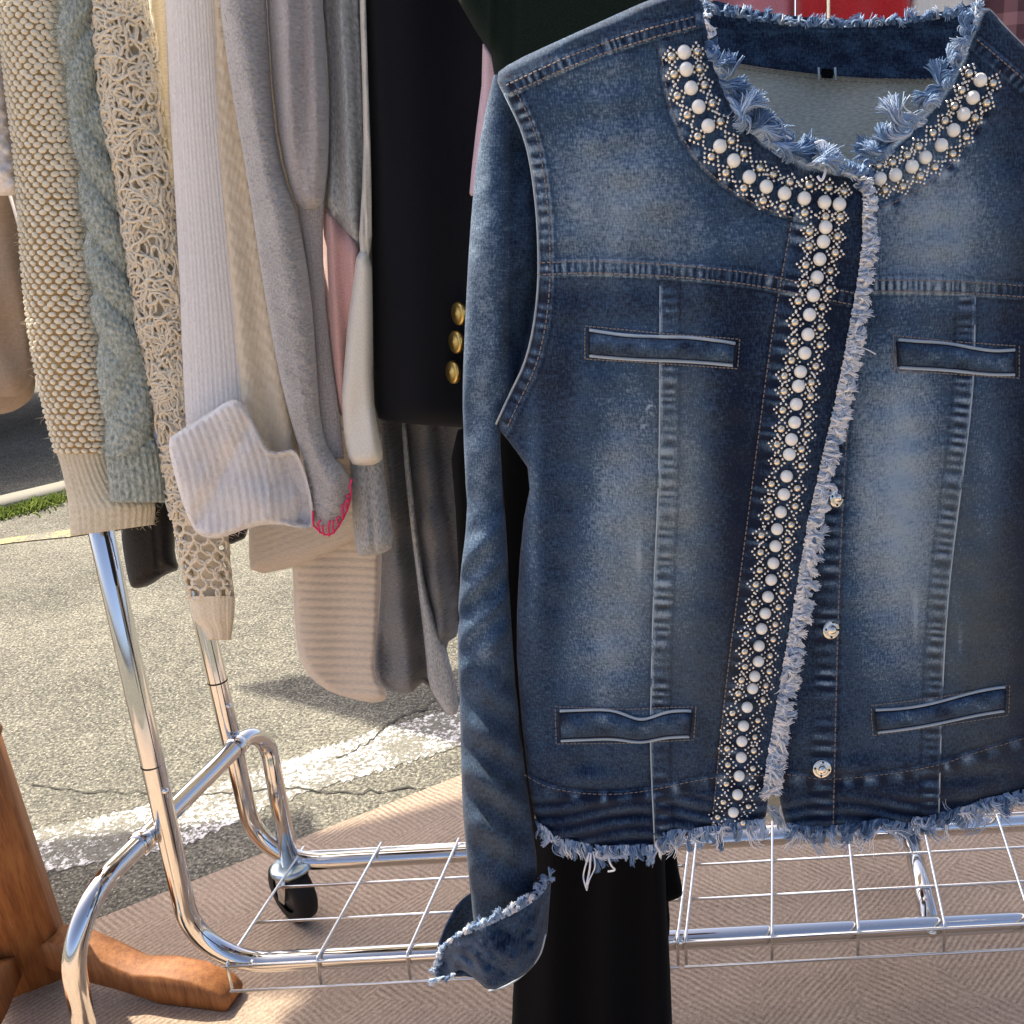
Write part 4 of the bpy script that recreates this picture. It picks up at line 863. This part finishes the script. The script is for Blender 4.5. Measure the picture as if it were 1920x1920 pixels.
# welt pockets
def pocket(fn, quad, wav):
    (x0, y0), (x1, y1), (x2, y2), (x3, y3) = quad             # top left, top right, bottom right, bottom left
    u = np.linspace(0, 1, 40); v = np.linspace(0, 1, 13); U_, V_ = np.meshgrid(u, v)
    sag = wav(U_)
    X = (x0 + (x1 - x0) * U_) * (1 - V_) + (x3 + (x2 - x3) * U_) * V_; Y = (y0 + (y1 - y0) * U_ + sag * 1.1) * (1 - V_) + (y3 + (y2 - y3) * U_ + sag * .5) * V_
    prf = np.clip(np.sin(math.pi * np.clip(V_, 0, 1)), 0, 1) ** .5
    off = .0004 + .0068 * prf + .0014 * wob(X, Y, 46, int(x0)) * prf
    Pt = fn(X.ravel(), Y.ravel(), off.ravel()); n_ = 40
    i = np.arange(12)[:, None]; j = np.arange(39)[None]; Q = np.stack([i * n_ + j, i * n_ + j + 1, (i + 1) * n_ + j + 1, (i + 1) * n_ + j], -1).reshape(-1, 4)
    f = (.16 + .34 * prf * (.5 + .5 * wob(X, Y, 50, 3)) - .2 * (prf < .5) - .2 * np.exp(-(np.minimum(U_, 1 - U_) / .03) ** 2)).ravel()
    o = mk('welt_pocket', Pt, Q, 'denim', JK, uv=Pt[:, [0, 2]], attrs={'fade_shade': f, 'tint': 0 * f})
    # piped edges
    for vv, sg in ((0., -1), (1., 1)):
        Xe = (x0 + (x1 - x0) * u) if vv == 0 else (x3 + (x2 - x3) * u); Ye = ((y0 + (y1 - y0) * u + wav(u) * 1.1) if vv == 0 else (y3 + (y2 - y3) * u + wav(u) * .5))
        tube('piping', fn(Xe, Ye + sg * 3., .0018).tolist(), .0012, 'stitch_pale', o, 6)
        tube('slit', fn(Xe, Ye + sg * -1.2, .0008).tolist(), .0013, 'slit', o, 6)
    for a_e, b_e in (((x0, y0), (x3, y3)), ((x1, y1), (x2, y2))):
        q_e = np.linspace(a_e, b_e, 8); tube('slit', fn(q_e[:, 0], q_e[:, 1], .0012).tolist(), .0016, 'slit', o, 6)
    m_ = 9
    rect = [(x0 - m_, y0 - m_ - 2), ((x0 + x1) / 2, (y0 + y1) / 2 - m_ + wav(.5) * .4), (x1 + m_, y1 - m_ - 2), (x2 + m_, y2 + m_), ((x2 + x3) / 2, (y2 + y3) / 2 + m_ + wav(.5) * .4), (x3 - m_, y3 + m_), (x0 - m_, y0 - m_ - 2)]
    for a, b in zip(rect[:-1], rect[1:]): 
        pl = np.linspace(a, b, 14); ST.append(dashes(fn, pl, .0018, 5, 2.6))
    return o
MAT['slit'] = plain('dark_indigo_edge', (.006, .010, .022), .95)
pocket(onL, [(1106, 622), (1378, 647), (1374, 682), (1106, 664)], lambda u: 3 * np.sin(u * 6.28))
pocket(onR, [(1684, 640), (1902, 660), (1902, 700), (1686, 686)], lambda u: 5 * np.sin(u * 7 + 2.6) * u)
pocket(onL, [(1050, 1336), (1296, 1336), (1292, 1378), (1052, 1386)], lambda u: 17 * np.exp(-((u - .62) / .16) ** 2) - 3 * np.sin(u * 3.14))
pocket(onR, [(1642, 1334), (1884, 1296), (1882, 1332), (1646, 1370)], lambda u: 5 * np.sin(u * 5.2))
allst = np.concatenate(ST); strands('stitching', allst, .00042, 'stitch', JK, 4, kind='stuff')
# pale corded seam edges
for fn, pl, r0 in ((onL, prinL, .0006), (onR, prinR, .0006), (onL, armL, .0008)):
    tube('seam_cord', fn(pl[:, 0] + (-2 if fn is onL else 2), pl[:, 1], .0010).tolist(), r0, 'stitch_pale', JK, 6)
# label loop
for x in (1535, 1566): tube('label_stitch', bk(np.array([x, x + 1.]), np.array([126, 150.]), .017).tolist(), .0008, 'stitch_pale', JK, 6)
sheet('label', [(1540, 128), (1562, 130), (1562, 148), (1540, 146)], 4, lambda x, y, d: DBN(x) - .0165, 'black', JK, smooth_poly=0)

# ---- sleeves
def sleeve_dd(x, y):
    up_ = np.clip((720 - y) / 60, 0, 1) * np.clip((y - 190) / 90, 0, 1)
    e = ip(sm([(944, 150), (952, 300), (950, 500), (946, 700), (946, 760)]), y)
    h = -.019 * up_ / (1 + np.exp(-np.clip((x - e) / 5, -30, 30)))
    return h + .0025 * wob(x, y * .25, 90, 61) + .0006 * wob(x, y, 60, 62) + .007 * np.sin((y - .6 * x) * .07) * gs(x, y, 930, 1480, 80, 190) + .0045 * np.sin((y + .9 * x) * .09) * gs(x, y, 900, 1120, 60, 120) + .004 * np.sin((y + .5 * x) * .035) * gs(x, y, 910, 1000, 70, 260)
def sl_fade_shade(x, y, th): return .29 + .22 * gs(x, y, ip([(905, 150), (905, 600), (900, 900), (900, 1200), (915, 1700)], y), y, 26, 1e9) * (y < 1250) + .08 * np.clip((1250 - y) / 500, 0, 1) - .10 * np.clip((y - 1300) / 200, 0, 1) + .07 * wob(x, y, 50, 64) - .1 * (x > 955) * (y < 750)  # sleeve wash, with its rounded highlight and fold shadow painted in
SL = [(926, 140), (905, 230), (890, 330), (880, 450), (872, 600), (866, 760), (873, 900), (876, 980), (862, 1080), (857, 1200), (863, 1350), (866, 1500), (874, 1600), (884, 1690), (890, 1745)]
SR = [(948, 140), (990, 240), (1010, 330), (1018, 450), (1016, 540), (996, 650), (955, 735), (936, 800), (942, 900), (950, 1000), (957, 1150), (968, 1300), (985, 1450), (1000, 1560), (1010, 1640), (990, 1745)]
DSL = lambda y: DJ - .004 - .018 * np.clip((y - 1200) / 400, 0, 1) + .012 * np.clip((500 - y) / 300, 0, 1)
vtube('sleeve', SL, SR, DSL, 'denim', JK, .72, 5, 110, dd=sleeve_dd, hollow=False, ys=1745, attrs={'fade_shade': sl_fade_shade, 'tint': lambda x, y, th: .12 * gs(x, y, 930, 1500, 60, 260)})
vtube('sleeve', [(2072, 240), (2062, 400), (2056, 700), (2030, 1000), (2020, 1300), (2010, 1650)], [(2110, 240), (2190, 400), (2200, 700), (2180, 1000), (2165, 1300), (2150, 1650)], DJ + .03, 'denim', JK, .6, 8, 60, attrs={'fade_shade': lambda x, y, th: .3 + .08 * wob(x, y, 50, 66), 'tint': lambda x, y, th: 0 * x})
# turned-up cuff: a tilted ring lofted between its rims
fr_top = sm([(818, 1800), (838, 1768), (870, 1746), (905, 1732), (950, 1712), (990, 1690), (1015, 1668), (1032, 1642)]); bk_top = sm([(1032, 1642), (990, 1650), (940, 1655), (890, 1670), (862, 1690), (842, 1722), (824, 1765), (818, 1800)])
fr_bot = sm([(820, 1838), (846, 1836), (862, 1812), (893, 1834), (918, 1858), (958, 1840), (994, 1818), (1012, 1784), (1024, 1752)], 1); bk_bot = sm([(1022, 1750), (1000, 1790), (960, 1822), (925, 1842), (880, 1830), (850, 1830), (830, 1834), (820, 1838)])
def resamp(p, n):
    s = np.concatenate([[0], np.cumsum(np.hypot(*np.diff(p, axis=0).T))]); q = np.linspace(0, s[-1], n); return np.stack([np.interp(q, s, p[:, 0]), np.interp(q, s, p[:, 1])], 1)
nc = 46; TP = np.concatenate([resamp(fr_top, nc), resamp(bk_top, nc)[1:-1]]); BT = np.concatenate([resamp(fr_bot, nc), resamp(bk_bot, nc)[1:-1]])
ph = np.concatenate([np.linspace(0, math.pi, nc), np.linspace(math.pi, 2 * math.pi, nc)[1:-1]])
DC = DJ - .024; dcu = DC - .052 * np.sin(ph); rows_ = np.linspace(0, 1, 16); V_ = []
for r0 in rows_:
    q = TP * (1 - r0) + BT * r0; V_.append(P(q[:, 0], q[:, 1], dcu - .006 * math.sin(math.pi * r0) * np.sin(ph) - (.006 * wob(q[:, 0], q[:, 1], 70, 70) + .003 * wob(q[:, 0], q[:, 1], 32, 72)) * math.sin(math.pi * min(1, r0 * .8 + .1))))
V_ = np.concatenate(V_); n_ = len(TP); i = np.arange(15)[:, None]; j = np.arange(n_)[None]; j2 = (j + 1) % n_
Q = np.stack([i * n_ + j, i * n_ + j2, (i + 1) * n_ + j2, (i + 1) * n_ + j], -1).reshape(-1, 4); ff = .22 + .10 * wob(V_[:, 0] * 2500, V_[:, 2] * 2500, 80, 71)
o = mk('cuff', V_, Q, 'denim', JK, uv=V_[:, [0, 2]], attrs={'fade_shade': ff, 'tint': 0 * ff}); s_ = o.modifiers.new('thickness', 'SOLIDIFY'); s_.thickness = .002; s_.offset = 0
tube('cuff_edge', P(*resamp(sm([(916, 1858), (950, 1850), (987, 1824), (1014, 1792), (1023, 1752)]), 24).T, DC - .034).tolist(), .0008, 'stitch_pale', o, 6)

# ---- frayed edges
def fray(fn, pl, dens, ln, out, seed, spread=.55, off=.001, lift=.004, clump=6, rad=.00042, bright=.5, curl=.5, K=9, back=6):
    """threads rooted along pl; out is the general direction in the picture plane (px)"""
    r = np.random.default_rng(seed); pl = resamp(np.asarray(pl, float), 400); L_ = np.hypot(*np.diff(pl, axis=0).T).sum(); n = int(L_ * dens)
    t = np.sort(r.uniform(0, 1, n)); x = np.interp(t, np.linspace(0, 1, 400), pl[:, 0]); y = np.interp(t, np.linspace(0, 1, 400), pl[:, 1])
    cid = (t * L_ / clump).astype(int); cr = r.normal(0, 1, (cid.max() + 2, 5))[cid]; cx_ = np.bincount(cid, x, cid.max() + 1) / np.maximum(np.bincount(cid, minlength=cid.max() + 1), 1); cy_ = np.bincount(cid, y, cid.max() + 1) / np.maximum(np.bincount(cid, minlength=cid.max() + 1), 1); ox, oy = x - cx_[cid], y - cy_[cid]
    o = np.broadcast_to(np.asarray(out(t) if callable(out) else out, float), (n, 2)).copy(); o /= np.linalg.norm(o, axis=1)[:, None]
    ang = spread * (cr[:, 0] * .9 + r.normal(0, .16, n)); c_, s_ = np.cos(ang), np.sin(ang); o = np.stack([o[:, 0] * c_ - o[:, 1] * s_, o[:, 0] * s_ + o[:, 1] * c_], 1)
    l = (ln(t) if callable(ln) else ln) * np.clip(1 + .25 * cr[:, 1] + r.normal(0, .10, n), .35, 2.)
    s = np.linspace(0, 1, K)[None]; a0 = np.arctan2(o[:, 1], o[:, 0])[:, None]; cv_ = curl * (cr[:, 2] * 1.0 + r.normal(0, .22, n))[:, None]
    phi = a0 + 3.0 * cv_ * (s - .15) + .35 * np.sin(s * 7 + cr[:, :1] * 9); st_ = l[:, None] / (K - 1)
    X = x[:, None] - o[:, :1] * back + np.cumsum(np.cos(phi) * st_, 1) - ox[:, None] * .45 * s; Y = y[:, None] - o[:, 1:] * back + np.cumsum(np.sin(phi) * st_, 1) - oy[:, None] * .45 * s
    hgt = off + (lift * np.abs(cr[:, 3] * .5 + .6) * r.uniform(.3, 1, n))[:, None] * np.sin(s * math.pi * .8) + r.uniform(0, .002, n)[:, None]
    fx = np.clip(X, pl[:, 0].min() - 400, 9e9)
    p = fn(np.broadcast_to(x[:, None], X.shape).ravel(), np.broadcast_to(y[:, None], X.shape).ravel(), 0.)   # depth of the root
    dep = p[:, 1].reshape(n, K) - hgt
    pts = P(X.ravel(), Y.ravel(), dep.ravel()).reshape(n, K, 3)
    rr = rad * np.clip(1.3 - .7 * s, .3, 1) * r.uniform(.7, 1.3, n)[:, None]
    fd = np.clip(bright + .17 * cr[:, 4] + r.normal(0, .14, n), 0, 1)
    return pts, rr, fd
FR = []
neckL = sm([(1322, 20), (1330, 60), (1342, 125), (1375, 215), (1440, 277), (1530, 316), (1610, 332)]); neckR = sm([(1605, 322), (1650, 292), (1745, 207), (1795, 132), (1826, 50)])
FR.append(fray(onL, neckL[neckL[:, 1] > 80], 8., lambda t: 30 + 30 * np.sin(np.clip(t, 0, 1) * math.pi), lambda t: np.stack([.9 - .3 * t, -.35 + .55 * (1 - t)], 1), 1, .45, lift=.010, bright=.46, clump=13, curl=.8, rad=.00055))
FR.append(fray(onL, neckL[neckL[:, 1] < 140], 2.4, 13, (1, .5), 2, .6, bright=.9))
FR.append(fray(onR, neckR, 8., lambda t: 52 - 20 * t, lambda t: np.stack([-.9 + 0 * t, .1 - .5 * t], 1), 3, .45, lift=.010, bright=.5, clump=13, curl=.8, rad=.00055))
FR.append(fray(onR, np.array([(1840, 0), (1828, 50), (1800, 120)]), 2.5, 24, (-.9, -.3), 4, .8, bright=.75, lift=.006))
bkf = lambda x, y, o=0.: bk(x, y, .018)
FR.append(fray(bkf, np.array([(1310, 14), (1400, 30), (1480, 40), (1560, 44), (1640, 42), (1720, 34), (1800, 22), (1840, 12)]), 2.0, 20, (.1, -1), 5, .9, off=.002, lift=.006, bright=.5, back=10))
FR.append(fray(lambda x, y, o=0.: P(x, y, BD + .03), np.array([(1405, 1500), (1440, 1512), (1480, 1508), (1500, 1510)]), 5., 40, (.05, 1), 15, .4, bright=.85, clump=8))
frontL = np.array([(1620, 332), (1632, 360), (1632, 450), (1620, 540), (1602, 640), (1580, 750), (1555, 860), (1528, 980), (1508, 1100), (1490, 1200), (1470, 1320), (1452, 1420), (1444, 1480)], float)
FR.append(fray(onL, frontL + [-14, 0], 9., lambda t: 19 + 11 * t, (1, .15), 6, .2, off=.001, lift=.005, bright=.97, clump=3, back=2, rad=.00042, curl=.3))
FR.append(fray(onL, frontL + [-6, 0], 4., 20, (1, .35), 7, .7, off=.002, lift=.006, bright=.95, clump=5, back=2, curl=.7))
hemL = np.array([(1006, 1550), (1050, 1582), (1130, 1597), (1226, 1594), (1250, 1568), (1340, 1558), (1434, 1546)], float)
FR.append(fray(onL, hemL, 6., 27, (.05, 1), 8, .16, off=.001, lift=.003, bright=.48, clump=8, back=14, curl=.2)); FR.append(fray(onL, hemL, .5, 34, (.05, 1), 9, .5, lift=.006, bright=.85, clump=20, curl=.7))
hemR = np.array([(1476, 1555), (1560, 1560), (1640, 1546), (1700, 1550), (1770, 1533), (1850, 1508), (1920, 1490), (1990, 1450)], float)
FR.append(fray(onR, hemR, 5., 32, (-.12, 1), 10, .35, off=.001, lift=.006, bright=.38, clump=10, back=14, curl=.6)); FR.append(fray(onR, hemR, .4, 46, (.1, 1), 11, .7, lift=.006, bright=.7, clump=16))
cfn = lambda x, y, o=0.: P(x, y, DC - .055 * np.sin(np.clip((np.asarray(x) - 818) / 214, 0, 1) * math.pi) - .002)
FR.append(fray(cfn, fr_top, 7., 17, (-.3, -1), 12, 1.0, off=.001, lift=.005, bright=.62, clump=5, back=9)); FR.append(fray(cfn, np.array([(816, 1800), (820, 1836), (850, 1828)]), 3.2, 16, (-.6, .7), 13, 1., bright=.7))
pts = np.concatenate([f[0] for f in FR]); rr = np.concatenate([f[1] for f in FR]); fd = np.concatenate([f[2] for f in FR])
strands('frayed_thread', pts, rr, 'thread', JK, 3, fade_shade=fd, kind='stuff')
# the pale rolled strips of raw edge under the threads
tube('raw_edge', onL(frontL[:, 0] - 5, frontL[:, 1], .0008).tolist(), .0022, 'raw_edge' if 'raw_edge' in MAT else 'white_cotton', JK, 8)
# long loose threads
def loose(fn, pts_, rad, name='loose_thread', off=.004): tube(name, fn(*sm(np.array(pts_, float), 3).T, off).tolist(), rad, 'thread_white', JK, 5)
k = N('thread_white'); k.set(Base_Color=(.8, .81, .85, 1), Roughness=.9); MAT['thread_white'] = k.m
loose(onL, [(1105, 1598), (1098, 1622), (1092, 1645), (1100, 1668)], .0007); loose(onL, [(1112, 1598), (1118, 1625), (1104, 1650), (1100, 1670)], .0006); loose(onL, [(1108, 1600), (1106, 1630), (1099, 1662)], .0009)
loose(onL, [(1140, 1602), (1144, 1622), (1156, 1632), (1140, 1634)], .0008); loose(onR, [(1604, 648), (1626, 655), (1642, 664)], .0005)
loose(onL, [(1538, 270), (1548, 285), (1549, 320), (1540, 342), (1533, 330)], 0.0009, off=.012); loose(onL, [(1528, 268), (1544, 262), (1556, 276), (1552, 300)], .0008, off=.012); loose(onL, [(1455, 258), (1470, 252), (1484, 261)], .0008, off=.008)

# ---- bead trim
trim = tube('bead_trim', onL(np.array([1283, 1284.]), np.array([60, 62.]), .0005).tolist(), .0004, 'stitch', JK, 5)
nl = [(1283, 98), (1287, 130), (1296, 165), (1310, 200), (1328, 236), (1350, 274), (1376, 301), (1405, 332), (1437, 350), (1471, 363), (1508, 372), (1546, 379), (1574, 383)]
pk_ = [(1548, 426), (1544, 453), (1537, 486), (1532, 520), (1525, 554), (1518, 590), (1515, 627), (1509, 662), (1501, 697), (1497, 724), (1493, 758), (1490, 792), (1484, 824), (1480, 852), (1475, 893), (1470, 927), (1464, 960), (1457, 992), (1454, 1024), (1450, 1056), (1446, 1087), (1440, 1119), (1435, 1150), (1428, 1179), (1423, 1211), (1422, 1240), (1415, 1268), (1411, 1291), (1401, 1326), (1394, 1361), (1391, 1390), (1390, 1420), (1386, 1455), (1383, 1490), (1375, 1523)]
nr = [(1650, 335), (1679, 328), (1710, 312), (1735, 295), (1765, 272), (1788, 244), (1807, 214), (1824, 183), (1838, 150)]
bv, bf = uvsphere(18, 12)
def ball_mesh(nm, r, m): 
    me = bpy.data.meshes.new(nm); me.from_pydata((bv * r).tolist(), [], bf.tolist()); me.polygons.foreach_set('use_smooth', np.ones(len(bf), bool)); me.materials.append(MAT[m]); return me
PM, GM = ball_mesh('pearl', .0044, 'pearl'), ball_mesh('gold_stud', .0027, 'gold')
def put(me, nm, p):
    o = bpy.data.objects.new(nm, me); o.location = p; link(o, trim)
    o.rotation_euler = (random.random() * 6, random.random() * 6, 0)
tiny = []
def strip(fn, pts_, wl, wr, phl, phr):
    p = np.asarray(pts_, float); tg = np.gradient(p, axis=0); tg /= np.linalg.norm(tg, axis=1)[:, None]; nr_ = np.stack([-tg[:, 1], tg[:, 0]], 1)
    for i in range(len(p)):
        x, y = p[i]; put(PM, 'pearl', fn(np.array([x]), np.array([y]), .0030)[0])
        gap = np.linalg.norm(p[min(i + 1, len(p) - 1)] - p[max(i - 1, 0)]) / (2 if 0 < i < len(p) - 1 else 1); gap = min(gap, 38)
        for w_, f in ((wl, phl), (-wr, phr)):
            q = p[i] + nr_[i] * (w_ + RNG.normal(0, 1.2)) + tg[i] * gap * f + RNG.normal(0, 1, 2)
            put(GM, 'gold_stud', fn(np.array([q[0]]), np.array([q[1]]), .0015)[0])
            for e in range(12):
                a = e / 12 * 4; sI, fr = int(a), a - int(a); cs = [(1, 0), (0, 1), (-1, 0), (0, -1), (1, 0)]
                u_, v_ = cs[sI][0] * (1 - fr) + cs[sI + 1][0] * fr, cs[sI][1] * (1 - fr) + cs[sI + 1][1] * fr
                b_ = q + tg[i] * u_ * gap * .52 + nr_[i] * v_ * 15.5 + RNG.normal(0, .5, 2); tiny.append(fn(b_[:1], b_[1:], .0006)[0])
strip(onL, nl, 25, 25, .15, .1); strip(onL, pk_, 25, 24, .45, .52); strip(onR, nr, 25, 25, .1, .1)
blobs('seed_bead', tiny, (.00105, .00105, .00105), 'bead', trim, 7, 5, uv=False, kind='stuff')
# ---- snaps
for x, y, tl in ((1568, 932, (.75, 0, .1)), (1558, 1180, (.5, 0, .1)), (1541, 1441, (0, 0, .05))):
    c = onR(np.array([x]), np.array([y]), .0016)[0]; nm = Vector((tl[0], -1, .25)).normalized()
    o = lathe('snap', [(0, -.001), (.0072, -.001), (.0078, .0004), (.0070, .0016), (.0052, .0018), (.0034, .0012), (.0030, .0034), (.0018, .0044), (0, .0046)], c, nm, 'nickel', JK, 24)
    for a in range(4):
        ax = nm.orthogonal().normalized(); bx = nm.cross(ax); q = Vector(c) + nm * .0018 + (ax * math.cos(a * 1.571 + .6) + bx * math.sin(a * 1.571 + .6)) * .0056
        lathe('sew_hole', [(.0009, 0), (.0009, .0003), (0, .0003)], q, nm, 'slit', o, 8)
# hook behind the collar that carries the jacket
tube('hanger_hook', fillet([(.13, BD + .062, 1.36), (.13, BD + .066, TOP), (.13, BD + .03, TOP + .05), (.13, BD + .0, TOP + .02)], .015), .0016, 'wire', JK, 8)

# ================================================================== parked car across the street
car = thing('parked_car', (-4.6, 6.2, 0), 'dark navy parked car beyond the kerb', 'car')
def car_build():
    c0 = k1 + kn * 2.0 + kd * .5; car.location = (*c0, 0); dx, dy = kd, kn
    def W(u, v, z): return (*(c0 + dx * u + dy * v), z)
    side = [(-2.1, .32), (-2.15, .62), (-2.0, .86), (-1.2, .95), (-.55, 1.40), (.7, 1.46), (1.5, 1.02), (2.1, .92), (2.2, .6), (2.12, .32)]
    p = chaik(side, 2); V = []; secs = ((-.86, .92), (-.80, 1.), (.80, 1.), (.86, .92)); zc = .75
    for v, s in secs:
        for u, z in p: V.append(W(u * (.98 if s < 1 else 1), v * (1 - .16 * max(0, z - .95) / .5), z if s == 1 else zc + (z - zc) * .93))
    n_ = len(p); i = np.arange(n_); j = (i + 1) % n_
    F = [np.stack([k * n_ + i, k * n_ + j, (k + 1) * n_ + j, (k + 1) * n_ + i], 1) for k in range(3)] + [np.arange(n_)[None, ::-1], (np.arange(n_) + 3 * n_)[None]]
    mk('body', np.array(V), F, 'car_paint', car)
    for s in (-1, 1):
        for u0, u1, u2, u3 in ((-1.05, -.5, .05, .05), (.12, .12, .68, 1.32)):
            q = [W(u0, s * .862, 1.0), W(u1, s * .76, 1.36), W(u2, s * .76, 1.38), W(u3, s * .862, 1.0)]; q2 = [(*(np.array(a[:2]) - dy * s * .01), a[2]) for a in q]
            mk('window', np.array(q + q2), [np.array([[0, 1, 2, 3], [4, 5, 6, 7], [0, 1, 5, 4], [1, 2, 6, 5], [2, 3, 7, 6], [3, 0, 4, 7]])], 'car_glass', car, smooth=False)
        for u in (-1.35, 1.35):
            wl = lathe('wheel', [(.0, -.04), (.2, -.05), (.2, .05), (0, .04)], W(u, s * .78, .32), (*(dy * s), 0), 'alloy', car)
            lathe('tyre', [(.20, -.1), (.29, -.105), (.32, -.07), (.32, .07), (.29, .105), (.20, .1)], W(u, s * .78, .32), (*(dy * s), 0), 'tyre', wl, 40)
        lathe('headlight', [(0, .02), (.08, .015), (.1, -.02)], W(2.12, s * .6, .72), (*dx, 0), 'alloy', car)
car_build()
